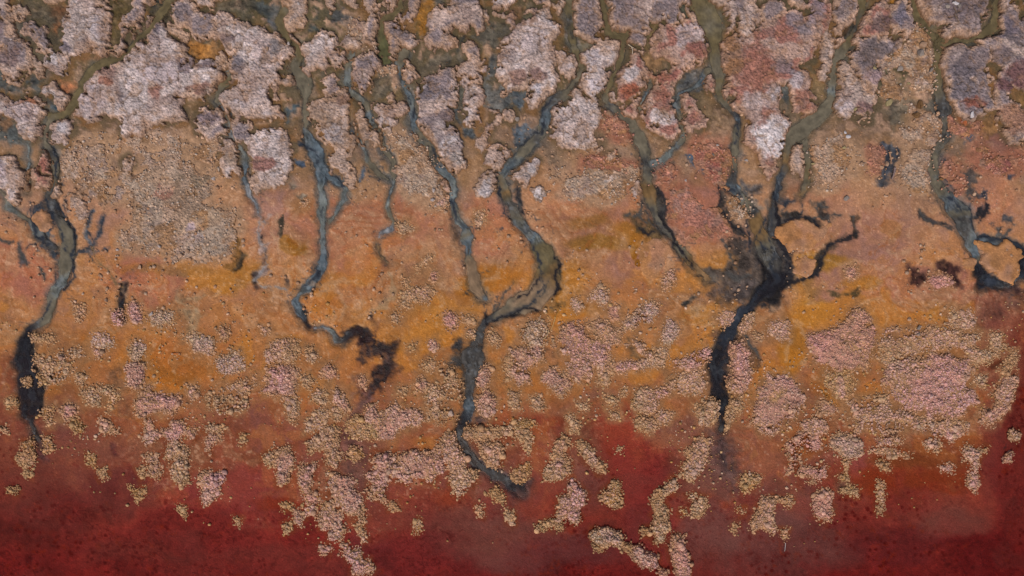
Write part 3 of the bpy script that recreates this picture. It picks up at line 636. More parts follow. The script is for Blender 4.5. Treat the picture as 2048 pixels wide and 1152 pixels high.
CR = """
A0|m|-60,-60 130,-60 140,20 110,90 140,170 120,210 60,170 20,110 -60,80|7
A0|p|150,60 210,40 260,100 240,150 190,165 140,130|5
A0|m|-60,180 60,170 120,220 140,300 270,340 290,400 280,520 240,600 190,680 110,660 60,570 10,500 10,440 50,400 0,350 -60,360|7
A0|m|310,200 360,190 420,240 440,300 440,380 400,450 340,420 320,330 280,300 230,290 230,230 270,200|7
A0|p|340,-60 540,-60 560,10 500,50 430,50 370,20|6
A0|w|600,-60 800,-60 820,30 880,60 920,120 900,180 860,190 890,240 890,320 860,330 900,420 880,460 820,450 790,380 740,340 750,430 700,470 580,460 530,430 520,340 540,300 520,250 560,220 590,120 580,40|9
A0|m|1090,-60 1320,-60 1310,30 1240,40 1200,70 1180,130 1160,180 1140,260 1060,310 1050,400 1020,470 960,480 940,440 990,370 1000,290 980,230 1010,170 1080,110 1100,60|9
A0|w|1190,260 1220,160 1260,170 1340,240 1370,320 1440,360 1500,400 1500,460 1470,480 1580,500 1600,530 1640,490 1720,500 1780,560 1800,640 1760,680 1730,650 1740,740 1650,830 1550,740 1450,790 1500,900 1500,980 1400,1000 1200,1010 1180,1100 1000,1100 1000,960 880,950 700,1010 640,920 640,820 710,720 710,660 830,600 870,550 960,535 1060,490 1090,400 1160,350 1210,370|9
A0|m|1600,900 1700,860 1780,860 1840,900 1840,990 1800,1080 1700,1110 1600,1060 1580,980|7
A0|w|440,390 500,420 560,470 600,490 600,540 560,560 590,600 540,660 490,650 470,590 410,540 400,470|6
A0|p|290,470 330,490 350,550 370,570 370,640 340,650 320,600 290,540|5
A0|w|440,650 490,640 500,700 560,770 585,860 550,910 500,880 450,790 370,760 360,710 430,690|7
A0|w|-60,760 50,760 110,800 180,800 250,770 330,780 390,830 410,890 380,960 350,1080 290,1140 220,1120 160,1000 100,930 0,950 0,1050 -60,1060|7
A0|w|430,1000 560,970 620,1000 620,1060 580,1100 560,1170 440,1160 420,1080|4
A0|m|1370,70 1440,50 1480,20 1560,60 1600,70 1620,100 1700,110 1750,160 1740,290 1640,320 1580,320 1540,260 1460,230 1420,170 1380,130|8
A0|p|1540,-60 1900,-60 1860,20 1780,30 1730,20 1740,80 1690,80 1620,60 1560,10|6
A0|w|1750,140 1820,110 1900,180 2048,240 2120,250 2200,300 2320,310 2390,370 2370,460 2310,540 2180,760 2250,840 2280,960 2100,960 1960,950 1900,930 1790,830 1790,780 1870,720 1900,620 1870,560 1880,470 1840,400 1760,310|8
A0|m|1880,980 1960,960 2050,1030 2050,1130 1980,1160 1900,1100 1870,1040|6
A0|p|1740,440 1780,430 1820,490 1830,530 1790,550 1750,510|5
A0|p|860,-50 950,-50 930,30 890,30|5
A0|p|1380,210 1460,240 1540,290 1510,330 1420,290 1360,260|4
A0|g|1000,1100 1180,1040 1400,1010 1560,1060 1600,1152 1300,1180 1000,1170|3
A1|p|230,-60 400,-60 410,20 410,110 380,150 410,210 400,250 330,250 220,220 220,180 300,120 300,60 250,50|6
A1|p|560,-60 620,-60 630,60 650,90 620,110 590,60|5
A1|p|650,-60 870,-60 870,60 800,70 720,30|6
A1|m|890,-60 980,-60 980,120 990,180 960,300 970,370 940,390 900,370 880,280 840,240 820,190 880,190 870,120 880,70|8
A1|m|1000,-60 1160,-60 1160,40 1110,90 1050,120 1040,60 1000,70|7
A1|m|1190,-60 1330,-60 1290,110 1260,200 1220,215 1160,180 1170,120 1210,110|8
A1|m|1060,190 1120,165 1180,200 1200,260 1270,290 1290,370 1270,430 1220,400 1190,340 1150,330 1150,400 1120,490 1070,480 1080,340 1040,310 1020,250|8
A1|m|1390,160 1400,130 1520,80 1580,50 1590,-60 1770,-60 1790,60 1820,120 1820,230 1780,270 1740,240 1700,240 1680,270 1600,230 1550,260 1560,300 1590,350 1570,400 1530,415 1480,390 1440,420 1400,400 1370,340 1390,270|10
A1|p|1810,100 1860,100 1880,160 1860,200 1820,180|4
A1|w|1860,60 1930,-20 1960,-60 2130,-60 2140,30 2050,60 2000,110 1990,180 1940,170 1880,110|8
A1|m|2000,140 2048,100 2080,140 2080,230 2040,250 1990,190|7
A2|w|-80,340 0,310 20,260 120,110 290,90 330,170 400,190 380,270 330,340 320,430 340,560 370,650 330,760 250,750 220,860 180,900 130,890 110,820 170,680 150,650 80,720 0,760 -60,770 -80,660 -140,620 -130,520 -70,440 -120,400|9
A1|m|1680,340 1740,350 1780,410 1790,490 1780,560 1810,570 1830,500 1870,560 1860,630 1810,670 1740,660 1650,680 1620,600 1640,520 1700,490 1660,400|8
A1|m|1300,690 1350,650 1480,630 1490,580 1540,520 1590,540 1600,700 1600,840 1540,840 1530,880 1600,920 1590,970 1560,1010 1640,1090 1650,1170 1680,1280 1680,1330 1590,1385 1530,1370 1480,1280 1400,1180 1330,1080 1280,1000 1300,900 1310,780|9
A1|m|1200,500 1240,510 1290,560 1310,620 1270,670 1230,680 1190,630 1190,570 1220,560|7
A1|m|800,470 900,440 960,430 1010,460 1000,540 940,600 930,700 930,760 870,775 830,750 800,680 790,580 780,510|9
A1|p|700,350 740,310 830,340 840,400 800,410 760,430 710,400|6
A1|g|720,200 830,170 880,280 920,390 960,430 850,420 830,340 740,310|3
A1|w|400,380 470,370 500,280 600,270 660,330 670,400 720,450 740,540 710,600 680,610 630,540 620,480 590,430 590,540 560,580 510,540 480,560 430,620 360,610 390,500|7
A1|p|240,650 290,615 340,640 300,690 250,690|5
A1|m|540,660 620,620 680,660 690,760 640,800 560,780 530,720|3
A1|p|450,850 550,800 650,800 700,710 760,730 775,790 750,880 735,1000 760,1090 810,1170 770,1260 790,1350 800,1500 760,1520 700,1440 620,1340 580,1200 520,1100 460,1000|4
A1|w|910,840 980,820 1050,850 1120,830 1200,840 1230,890 1150,950 1110,1010 1070,1060 1000,1000 920,920|6
A1|p|1040,790 1080,750 1120,790 1090,850 1040,830|5
A1|p|840,840 900,840 890,960 910,1060 980,1080 990,1152 860,1152 820,1040 810,920|4
A1|g|1010,520 1100,540 1140,620 1130,700 1080,640 1000,570|3
A1|w|1700,720 1760,700 1830,720 1840,790 1800,850 1810,900 1800,980 1760,1030 1700,1030 1660,960 1670,910 1720,870 1680,810|7
A1|w|1890,900 1950,900 1960,950 1900,1010 1860,1110 1820,1160 1790,1130 1830,1030 1900,970|4
A1|p|2000,890 2060,880 2080,950 2040,980 1990,940|6
A1|p|140,850 200,830 220,900 250,940 240,980 170,960|5
A1|w|-40,1050 100,1030 260,1060 300,1152 320,1250 300,1350 220,1480 100,1500 20,1540 -30,1450 -40,1300 -80,1152|6
A1|g|1060,1060 1180,1050 1290,1110 1340,1180 1400,1240 1440,1360 1500,1450 1530,1550 1540,1630 1480,1660 1430,1640 1360,1620 1250,1600 1180,1540 1130,1480 1140,1350 1120,1250 1060,1160|4
B0|w|-60,110 40,110 100,100 160,150 170,210 220,230 225,330 200,400 170,480 110,470 80,430 90,370 0,290 -60,280|8
B0|r|290,210 350,160 380,80 420,110 450,190 430,270 440,330 400,370 330,360 290,290|7
B0|p|440,360 500,340 520,390 480,430 430,410|5
B0|g|500,60 560,-20 700,-60 900,-60 1000,0 1020,80 900,120 880,180 720,200 620,330 540,220 490,130|3
B0|w|1000,130 1050,110 1080,170 1060,220 1010,190|3
B0|w|1820,-20 1880,-10 1920,80 1935,230 1840,270 1790,190 1780,80|5
B0|g|690,330 720,200 860,180 920,210 900,300 930,380 1020,330 1010,470 940,490 860,480 820,460 740,430|4
B0|p|550,430 640,390 700,430 720,560 660,600 600,570|3
B0|g|1000,250 1100,200 1300,120 1550,130 1700,280 1700,480 1900,560 1940,700 1850,900 1700,940 1500,930 1300,890 1000,850 960,760 1000,700 1100,560 1030,400|4
B0|g|1100,60 1400,40 1700,-40 1780,60 1790,240 1700,260 1550,120 1300,110|3
B1|w|1770,330 1820,250 1880,220 1920,270 1900,380 1840,430 1770,420 1760,360|6
B1|w|1830,160 1850,80 1930,10 1990,30 2040,80 2000,180 1940,200|6
B1|w|1750,-20 1830,-20 1840,30 1810,70 1760,20|5
B1|r|1480,310 1540,290 1565,340 1520,370|5
B2|w|0,240 40,210 110,140 180,110 220,140 210,200 170,260 160,330 110,350 60,300 10,290|5
B2|w|160,350 230,340 290,400 270,440 200,450 180,390|4
B2|p|520,20 560,-50 720,-40 700,60 630,90 570,80|4
B2|p|760,90 810,80 840,110 810,140 770,120|5
B2|g|340,180 400,170 420,260 520,230 700,200 1010,190 1010,250 900,330 880,430 800,470 700,460 560,440 450,430 390,400 420,300 330,270|4
B2|R|560,130 700,90 900,140 1010,160 1000,200 860,210 700,200 560,200|3
B2|w|950,350 1000,290 1010,380 990,460 950,450|3
B2|R|1380,0 1500,-40 1700,-20 1740,150 1730,250 1700,340 1600,330 1500,230 1450,80 1400,60|4
B2|R|1100,200 1250,140 1300,200 1250,330 1110,340|3
B2|g|1720,450 1790,440 1890,520 1890,570 1800,640 1720,520|3
B2|R|1250,380 1380,330 1460,400 1640,520 1700,660 1740,720 1560,740 1350,780 1260,650 1250,500|1
A2|m|180,-60 300,-60 310,60 240,90 190,40|6
A2|p|310,-60 400,-60 400,90 370,130 320,70|5
A2|m|500,0 530,-60 690,-60 690,60 720,160 730,270 700,310 640,350 560,320 490,270 500,220 470,210 480,100|9
A2|m|760,-60 1420,-60 1430,20 1350,30 1310,60 1320,120 1340,190 1280,220 1220,180 1140,210 1070,270 1050,290 920,250 850,270 780,220 740,190 780,100|10
A2|m|920,290 1000,270 1050,330 1060,390 1030,440 990,400 930,340|7
A2|m|1400,110 1460,90 1500,150 1480,190 1420,180|6
A2|r|1170,210 1260,220 1370,200 1400,200 1470,240 1540,280 1550,380 1540,480 1450,530 1400,560 1360,620 1300,700 1280,800 1300,900 1320,1000 1320,1060 1260,1110 1150,1060 1050,1000 1040,900 1060,780 1130,720 1130,660 1040,640 1040,600 1130,600 1250,580 1270,510 1200,460 1130,450 1090,400 1100,330 1160,280|8
A2|w|360,390 400,370 440,430 500,470 500,600 460,650 390,580 370,520 360,450|6
A2|w|560,450 620,420 680,380 700,340 800,320 850,320 870,420 850,480 800,520 800,600 770,640 760,720 710,760 680,820 620,790 550,710 560,650 620,600 570,600 560,520|7
A2|r|850,590 920,530 960,460 1010,470 1050,560 1030,640 1080,700 1020,740 1020,830 930,820 850,800 840,740 850,650|7
A2|p|770,750 820,760 830,810 780,820 750,800|4
A2|w|330,960 340,880 400,820 450,760 520,730 600,800 680,830 700,900 720,960 690,1020 640,1060 650,1140 500,1190 400,1180 310,1110 310,1020|5
A2|R|700,930 750,900 780,960 860,940 890,1010 930,1090 900,1120 820,1110 760,1040 710,1010|4
A2|r|890,860 960,850 990,910 960,960 890,920|4
A2|r|1360,800 1400,770 1480,820 1500,880 1530,960 1530,1010 1450,1060 1380,1060 1360,1000|5
A2|r|1530,640 1580,610 1610,700 1600,770 1550,750|5
A2|p|1560,-60 1960,-60 1930,-10 1780,0 1720,10 1640,70 1560,10|7
A2|m|1700,60 1780,15 1920,5 1940,60 1950,170 1920,220 1880,310 1830,290 1790,230 1780,180 1740,260 1710,290 1720,200 1670,190 1680,130|8
A2|m|1990,60 2060,20 2150,50 2140,110 2050,190 1990,170|7
A2|r|1650,470 1680,380 1740,320 1810,290 1850,330 1960,260 2050,200 2130,140 2250,120 2330,170 2350,130 2310,70 2350,20 2450,20 2510,60 2520,110 2500,240 2450,310 2400,400 2380,480 2340,520 2230,550 2340,590 2370,640 2360,720 2400,800 2440,850 2430,920 2360,960 2290,930 2220,890 2200,780 2160,700 2110,680 2130,780 2100,860 2120,900 2180,960 2190,1020 2170,1100 2130,1250 2110,1350 2040,1450 1990,1350 1960,1230 1930,1200 1850,1140 1850,1000 1830,900 1720,850 1690,720 1700,560|8
A3|p|150,-60 260,-60 240,60 190,70 140,20|6
A3|p|400,300 440,260 490,290 500,400 490,480 470,560 480,640 430,690 370,660 340,590 400,540 380,480 390,400|7
A3|m|510,90 520,20 560,-60 660,-60 670,30 720,110 700,140 640,180 570,260 570,310 580,370 500,400 510,330 520,260|9
A3|R|590,240 640,200 660,240 610,300|4
A3|r|690,200 760,160 810,60 850,40 930,60 940,300 820,310 670,300|8
A3|m|950,60 1010,40 1060,-60 1100,0 1110,140 1130,250 1080,330 1010,300 960,290|9
A3|p|750,-60 1020,-60 960,0 880,20 780,10|6
A3|m|660,330 940,310 1040,330 1000,430 880,490 820,540 870,590 870,660 800,740 740,700 700,600 640,560 610,480 640,400|8
A3|g|1040,330 1160,240 1260,290 1300,380 1310,600 1290,700 1240,780 1160,790 1100,700 1140,560 1020,560 900,540 900,470 1000,430|6
A3|p|550,510 620,510 700,620 740,730 820,790 860,850 800,910 810,990 740,1010 660,950 570,940 490,850 540,780 540,620|5
A3|m|1130,-60 1740,-60 1740,80 1700,110 1700,200 1640,270 1570,320 1490,290 1440,300 1380,320 1350,260 1400,240 1400,200 1320,200 1220,200 1180,120 1160,50|9
A3|m|1810,10 1850,-60 1940,-60 1930,60 2000,130 2140,150 2160,700 2060,720 1960,740 1900,800 1990,870 2140,1000 2140,1152 1900,1152 1850,1060 1880,1000 1830,950 1780,830 1770,720 1820,640 1810,560 1770,470 1780,420 1690,350 1640,340 1660,290 1750,290 1810,280 1800,180 1830,80|9
A3|m|2005,30 2120,0 2120,130 2010,110|7
A3|m|1380,400 1440,360 1540,370 1580,410 1600,380 1660,370 1720,410 1740,480 1730,560 1750,680 1750,760 1790,870 1720,920 1640,940 1580,1000 1480,920 1420,780 1400,600 1360,520 1370,440|9
A3|R|1440,960 1580,1010 1640,960 1700,1040 1640,1130 1540,1080 1440,1060|4
A3|g|1190,870 1300,860 1350,950 1370,1020 1340,1100 1290,1152 1040,1152 1040,1040 1130,1000 1110,920|4
A3|g|880,610 1020,620 1040,700 1090,760 1080,800 940,790 880,710|3
B3|g|330,0 500,-40 700,0 740,150 640,260 500,380 350,360 370,200 340,100|3
B3|R|800,50 900,60 880,180 820,220|3
B3|g|1030,60 1280,80 1260,200 1250,330 1280,370 1230,400 1100,380 1010,300 1050,150|3
B3|p|170,30 260,20 270,180 320,230 280,270 200,250 160,150|4
B3|R|1600,30 1850,100 1900,40 2120,60 2120,240 1900,230 1700,210 1560,150|3
B3|R|1370,120 1500,180 1560,270 1520,370 1400,380 1340,300 1400,250|3
B3|s|70,680 160,620 260,600 340,640 400,690 480,650 440,740 340,830 280,860 160,840 80,740|3
B3|s|1650,790 1740,800 1840,820 1900,780 2000,850 2030,910 1990,940 2000,1010 1960,1110 1860,1080 1790,1020 1700,960 1720,850|4
B3|s|1550,920 1640,930 1650,1020 1550,1000|3
B3|s|280,900 360,930 350,990 300,1060 210,1040 190,1000 210,930|2
B2|s|1000,850 1060,790 1150,760 1240,810 1290,870 1230,900 1200,1000 1160,1080 1080,1060 1020,960|1
B0|s|290,560 350,530 410,570 420,670 350,680 290,620|3
"""
NC = """
C0|P|5.6|8|1030,610 1070,590 1160,600 1170,640 1150,760 1110,800 1040,780 1030,700
C0|P|5.6|6|1040,130 1080,100 1120,130 1130,200 1150,250 1110,280 1060,260
C0|P|5.4|5|910,200 980,190 1000,250 980,290 930,270
C0|G|5.2|4|1200,220 1300,180 1390,190 1380,270 1300,300 1230,290
C0|P|5.4|7|1760,330 1800,310 1830,340 1830,400 1770,410
C0|G|5.6|4|1050,470 1100,420 1160,460 1160,540 1080,590 1050,540
C0|G|5.0|2|750,380 830,360 900,430 920,460 850,480 760,450
C0|P|5.4|4|760,480 830,490 830,540 780,550
C0|G|5.2|3|1470,370 1560,360 1700,420 1710,480 1690,520 1560,520 1540,450 1480,410
C0|G|5.2|4|1750,580 1850,500 1920,500 1950,570 1950,640 1870,680 1770,660
C0|b|5.6|3|280,540 450,530 600,470 700,540 590,600 600,660 480,760 380,720 290,650
C0|b|5.4|4|330,380 440,370 450,420 400,440 260,420 240,380
C0|b|5.6|4|640,680 690,700 670,770 620,760 620,700
C0|b|6.0|5|660,820 750,800 800,860 800,940 740,940 670,880
C0|b|5.8|5|790,780 900,790 900,830 830,850 790,820
C0|P|5.4|6|1090,900 1110,850 1160,800 1210,780 1230,850 1300,850 1440,870 1440,930 1380,1000 1300,1000 1240,990 1180,1030 1100,1000
C0|b|6.0|4|1510,780 1580,780 1590,850 1540,900 1510,840
C0|b|5.8|4|1640,880 1760,790 1900,770 2060,690 2060,760 1950,860 2010,900 1960,970 1870,990 1780,960 1680,960
C0|P|6.0|5|1170,1060 1220,1040 1230,1152 1170,1200
C0|P|6.0|5|1380,1050 1480,1060 1490,1152 1400,1200 1370,1100
C0|P|6.0|5|800,1040 860,1040 900,1100 960,1152 830,1160
C0|r|6.0|5|500,960 560,920 620,950 590,1020 540,1070 510,1020
C0|y|6.0|5|350,960 430,950 440,1060 400,1090 360,1040
C0|y|6.0|6|570,1060 620,1050 670,1100 660,1152 600,1152
C0|y|6.0|4|890,830 960,820 960,880 900,950 870,1000
C0|b|6.0|3|590,120 690,150 690,220 630,260 610,180
C0|y|6.0|4|40,890 130,890 140,940 70,950
C0|P|6.0|4|10,1110 60,1120 60,1152 20,1152
C0|b|6.2|3|1660,1100 1800,1100 1780,1152 1670,1152
C0|b|6.0|3|190,720 250,720 240,780 200,770
C0|y|6.0|3|310,700 370,710 350,760 320,760
D0|y|6.0|6|180,70 250,70 285,130 280,230 220,280 150,250 140,210 190,160
D0|y|6.0|4|360,40 410,30 410,90 430,140 370,160
D0|y|6.0|4|700,180 770,190 750,270 710,260
D0|b|6.2|5|790,300 850,290 860,350 810,370
D0|P|6.0|7|1180,270 1260,250 1300,320 1240,370 1180,330
D0|b|6.0|5|1100,290 1160,280 1180,350 1130,360
D0|P|6.0|5|1150,190 1270,180 1270,240 1200,240
D0|b|6.2|7|1340,120 1420,80 1500,130 1500,260 1510,400 1450,420 1390,330 1390,230 1330,200
D0|P|5.8|8|1610,330 1690,310 1720,350 1740,330 1800,320 1800,370 1770,400 1760,480 1700,520 1640,580 1610,550 1630,450 1610,400
D0|y|6.0|4|1040,440 1100,460 1160,440 1150,510 1100,560 1070,500
D0|y|6.0|4|200,310 240,320 230,360 200,350
D0|y|6.0|3|60,460 130,450 120,480 70,480
D0|P|6.0|4|1150,30 1240,-20 1300,20 1240,60 1170,100
D0|P|6.0|4|1290,-30 1450,-30 1450,30 1390,90 1340,50
D0|P|6.4|5|1680,20 1770,10 1770,60 1700,100 1690,170 1650,140 1650,80
D0|P|6.0|4|1490,-20 1580,-20 1550,40 1510,30
D0|y|6.2|4|1920,30 1970,20 1970,80 1920,90
D0|y|6.0|3|1430,590 1480,600 1480,680 1440,640
D0|y|6.0|3|1870,680 1930,690 1910,750 1880,720
C1|b|5.4|6|90,520 130,440 200,415 340,410 350,480 310,560 200,600 110,590
C1|P|5.6|6|200,600 260,620 340,660 330,760 320,860 240,860 100,840 60,820 100,760 80,680 110,620
C1|b|5.8|4|230,860 330,870 340,1000 310,1080 260,1020
C1|P|5.6|8|610,840 660,790 720,830 765,940 740,990 680,950 620,900
C1|b|5.6|5|410,480 450,470 500,540 480,580 420,570
C1|r|5.8|5|540,640 590,600 640,640 640,700 590,740 530,700
C1|b|5.8|4|370,700 440,690 480,740 400,800
C1|b|5.8|5|460,860 500,800 560,800 580,920 540,940 470,900
C1|b|5.4|6|1080,220 1120,195 1160,240 1130,280 1090,260
C1|P|5.4|7|840,720 870,700 895,740 880,800 840,770
C1|r|5.4|5|1510,220 1560,190 1600,220 1620,290 1570,340 1520,290
C1|b|5.4|4|1160,30 1250,0 1420,-20 1450,40 1370,100 1250,110 1230,160 1180,140
C1|P|5.4|6|870,1000 900,940 950,940 980,1000 1050,980 1120,920 1160,960 1250,960 1330,970 1340,1050 1280,1090 1150,1130 1100,1200 1000,1190 950,1080 880,1060
C1|y|5.4|4|740,1060 820,1010 860,1060 950,1080 1000,1170 900,1200 780,1180 740,1130
C1|P|5.6|5|1280,770 1330,710 1370,760 1350,820 1290,820
C1|b|5.6|5|1380,790 1440,780 1440,850 1390,840
C1|P|5.6|7|1800,640 1850,600 1890,650 1870,740 1830,810 1790,790 1780,720
C1|P|5.6|7|1770,880 1840,820 1900,850 1930,930 1900,1020 1830,1040 1760,960
C1|b|5.6|5|1500,610 1550,600 1580,680 1680,780 1690,850 1650,900 1560,880 1530,960 1620,1000 1600,1060 1500,1080 1400,1040 1370,960 1380,880 1450,790 1500,720
C1|b|5.6|5|1850,380 1900,350 1950,400 1930,470 1870,430
C1|b|5.8|5|620,960 680,960 690,1040 640,1060
C1|b|5.8|5|560,1110 640,1090 680,1130 640,1160 560,1160
C1|b|6.0|3|50,310 120,310 120,370 60,360
C1|b|6.0|5|1150,800 1220,790 1210,850 1150,840
C1|y|6.0|3|1220,450 1280,440 1280,500 1230,500
C1|b|5.8|4|1340,590 1420,570 1440,650 1370,660
C1|b|5.4|3|1650,230 1750,230 1740,290 1680,280
C1|P|5.6|4|1390,430 1440,430 1460,480 1410,500
C1|b|5.6|4|1700,340 1750,340 1740,400 1700,390
C1|b|5.6|4|1980,560 2060,520 2060,700 2010,740
C1|b|6.0|3|380,1060 540,960 600,1030 540,1130 400,1152
D1|P|5.8|8|160,120 240,90 290,110 300,200 280,350 250,420 180,430 180,330 160,220
D1|b|5.8|6|60,190 140,150 160,230 120,270 70,250
D1|P|5.8|7|340,300 380,270 470,260 480,300 460,380 430,480 390,480 340,400
D1|b|5.8|6|400,80 480,20 560,-20 660,-20 650,120 680,220 650,280 580,240 570,150 480,120 430,160
D1|P|5.8|7|580,330 620,330 720,350 780,400 790,470 850,540 870,620 860,720 830,740 800,680 720,630 640,580 600,450
D1|P|6.2|6|480,700 540,600 620,560 700,640 680,740 740,790 690,860 580,850 600,780 520,780
D1|P|6.4|7|680,870 730,880 760,950 820,950 860,1010 920,1040 940,1100 910,1130 850,1140 780,1130 760,1060 700,1010
D1|b|6.0|5|790,740 850,740 880,820 870,880 830,830
D1|y|5.6|5|730,170 790,110 850,180 830,220 790,240
D1|P|6.2|8|920,190 970,155 1030,170 1060,160 1150,180 1240,160 1300,130 1400,150 1480,130 1500,250 1490,310 1410,410 1340,360 1260,350 1250,420 1170,410 1090,370 1030,440 1020,540 940,520 880,470 900,340 960,280 930,240
D1|b|5.8|6|1460,100 1540,0 1600,20 1610,110 1680,200 1640,300 1560,290 1520,200
D1|b|6.4|6|1540,350 1640,330 1760,330 1760,400 1690,440 1620,510 1570,490 1560,420
D1|b|6.0|7|1760,80 1830,60 1960,90 1970,280 1920,290 1830,200 1770,130
D1|b|6.0|6|1660,0 1700,40 1900,50 2060,20 2060,-60 1950,-40 1700,-40
D1|y|6.0|5|1860,490 1930,440 1980,520 1980,570 1920,540
D1|P|6.0|4|1770,590 1810,590 1810,670 1780,670
D1|y|6.2|5|210,580 280,560 290,620 220,620
D1|P|6.2|5|300,610 350,620 380,690 350,750 310,710
D1|P|6.2|5|390,610 470,580 480,630 400,660
D1|y|6.2|5|220,740 290,710 290,780 230,810
D1|y|6.0|3|1260,730 1310,700 1320,780 1280,820
D1|b|6.2|5|2000,620 2060,640 2060,740 2010,720
D1|y|6.0|3|1050,570 1120,560 1140,620 1070,620
D1|r|6.0|3|500,900 600,920 590,960 530,980
D1|r|6.0|2|400,500 500,480 520,560 420,560
C2|G|5.0|5|70,300 150,250 260,230 290,320 330,420 240,440 130,460 60,400
C2|P|5.0|6|380,340 470,290 560,340 620,420 740,470 750,560 640,590 620,680 530,740 450,700 450,560 340,520 380,440
C2|b|5.0|4|600,290 700,250 860,330 870,430 780,440 700,400 620,350
C2|P|5.2|5|-20,480 120,460 240,480 260,580 140,640 130,760 60,780 -20,700
C2|P|5.4|6|240,660 340,640 460,720 470,800 400,860 330,800 250,740
C2|G|5.0|5|890,260 960,220 1020,170 1080,110 1120,100 1150,190 1100,260 1020,270 970,320 890,330
C2|G|5.0|5|610,80 650,20 700,-20 760,10 770,110 730,140 680,100
C2|G|5.0|3|480,90 510,70 560,150 520,190 480,150
C2|r|5.0|3|770,150 850,140 860,260 790,250
C2|G|5.0|5|1200,330 1260,260 1320,290 1320,370 1250,450 1190,430
C2|w|6.0|9|940,400 980,400 1040,460 1050,510 1110,510 1150,550 1110,565 1030,530 1000,480 960,440 930,460
C2|P|5.2|5|800,620 880,590 980,590 990,630 900,670 850,680
C2|b|5.2|5|990,600 1080,560 1210,570 1210,620 1100,640 1010,650
C2|b|5.4|4|690,560 790,540 810,640 760,780 690,760
C2|P|5.2|5|1270,600 1390,540 1500,490 1560,470 1590,520 1540,590 1500,640 1380,650
C2|b|5.2|3|1240,680 1560,640 1560,780 1500,840 1320,830 1260,760
C2|P|5.4|9|1690,760 1760,690 1740,600 1740,460 1840,410 1890,520 1900,680 1880,780 1830,850 1740,850
C2|b|5.2|6|1740,880 1840,860 1830,980 1760,1060 1700,1140 1700,1040
C2|b|5.6|7|1470,950 1560,900 1670,900 1670,980 1600,1060 1510,1090 1470,1020
C2|b|5.8|6|980,900 1010,820 1090,800 1130,860 1160,920 1120,990 1070,1000 980,950
C2|b|5.8|6|980,1060 1050,1020 1140,1040 1160,1100 1120,1152 1010,1130
C2|b|5.8|5|1140,1010 1200,980 1280,1010 1250,1080 1150,1060
C2|P|5.8|5|1130,820 1220,790 1240,840 1170,880
C2|b|5.0|3|1620,240 1700,180 1780,200 1750,280 1680,290
C2|b|5.0|4|1810,310 1880,200 1930,210 1890,340 1830,360
C2|b|5.0|4|1930,370 2000,370 1990,420 1940,420
C2|b|5.8|4|140,880 220,860 260,960 180,960
C2|b|5.8|5|430,1030 470,1010 540,1090 530,1152 460,1152 460,1080
C2|y|6.0|5|20,1060 120,1050 180,1090 120,1120 70,1152 20,1150
C2|b|5.8|4|790,990 850,980 850,1040 800,1040
C2|b|5.8|4|750,870 850,880 840,930 770,920
C2|b|5.8|4|870,810 920,810 900,860 870,850
C2|b|5.8|3|520,920 600,920 600,970 540,970
C2|b|5.6|5|-20,830 60,830 60,960 0,970
C2|b|5.4|4|1140,480 1240,470 1240,560 1160,550
C2|b|5.6|4|1260,740 1310,730 1300,800 1240,810
C3|P|4.8|4|0,690 130,700 260,780 270,900 230,1050 100,1152 -50,1160 -120,1040 -100,840 -60,740
C3|r|4.8|6|300,400 400,380 560,330 580,290 650,200 700,120 770,160 780,280 830,300 850,400 840,560 780,650 620,640 500,640 370,600 330,500
C3|b|4.8|4|850,420 950,340 1200,320 1400,310 1480,350 1700,360 1700,440 1520,440 1430,470 1250,520 1100,580 960,640 900,560
C3|P|4.8|7|930,660 1100,580 1300,530 1600,560 1620,640 1600,800 1650,900 1600,980 1400,1020 1200,1000 1050,960 970,860 930,780
C3|b|5.0|4|1560,470 1700,500 1840,540 1740,600 1640,610 1600,560
C3|b|5.0|2|1450,150 1600,200 1660,330 1550,340 1450,280
C3|P|5.4|8|1800,850 1880,720 1940,690 1980,700 1970,820 1940,960 1860,1040 1800,1100 1690,1060 1700,980 1790,950 1830,900
C3|b|5.4|5|1930,500 2000,500 1990,620 1900,700 1830,660 1900,590
C3|b|5.4|4|1640,700 1740,700 1720,800 1650,760
C3|P|5.4|5|390,960 430,900 500,930 550,970 480,1010 400,1010
C3|P|5.4|5|520,700 600,700 620,860 560,870
C3|b|5.4|4|640,900 850,860 960,880 1000,960 1200,1000 1300,1080 1500,1060 1580,1100 1500,1152 700,1152 640,1020
C3|P|5.2|5|250,1080 350,1040 470,1060 470,1152 300,1160
C3|y|5.2|2|430,680 640,660 700,760 680,860 560,860 460,760
C3|b|5.2|4|1780,360 1850,360 1860,430 1890,460 1830,520 1770,480
C3|b|5.2|2|0,260 150,260 160,400 100,420 0,350
D3|r|5.2|5|150,100 250,0 420,-20 400,110 340,140 250,130 240,260 330,270 470,290 460,340 350,410 310,360 160,330 170,200
D3|G|5.8|6|510,50 560,10 700,50 750,100 720,170 660,200 590,190 510,110
D3|P|5.8|5|870,70 930,40 980,60 970,100 880,90
D3|b|5.8|4|1010,30 1060,50 1040,100 1000,80
D3|b|5.8|5|1260,80 1340,50 1370,100 1340,160 1270,120
D3|P|5.8|4|1400,-20 1580,-20 1540,30 1460,70 1410,30
D3|b|5.8|5|1550,130 1590,70 1660,130 1770,120 1740,160 1660,230 1580,180
D3|P|5.8|5|1380,280 1440,250 1480,270 1460,320 1390,310
D3|P|5.8|6|1600,340 1650,320 1690,420 1660,480 1600,420
D3|r|6.0|7|380,500 440,460 510,490 500,560 530,650 470,710 390,680 370,590
D3|y|5.8|4|880,390 930,400 920,560 920,660 880,650 890,560
D3|y|5.8|5|590,480 650,430 730,460 720,520 640,500
D3|y|5.8|4|560,360 620,300 640,380 590,390
D3|y|5.8|4|600,200 640,230 630,300 600,260
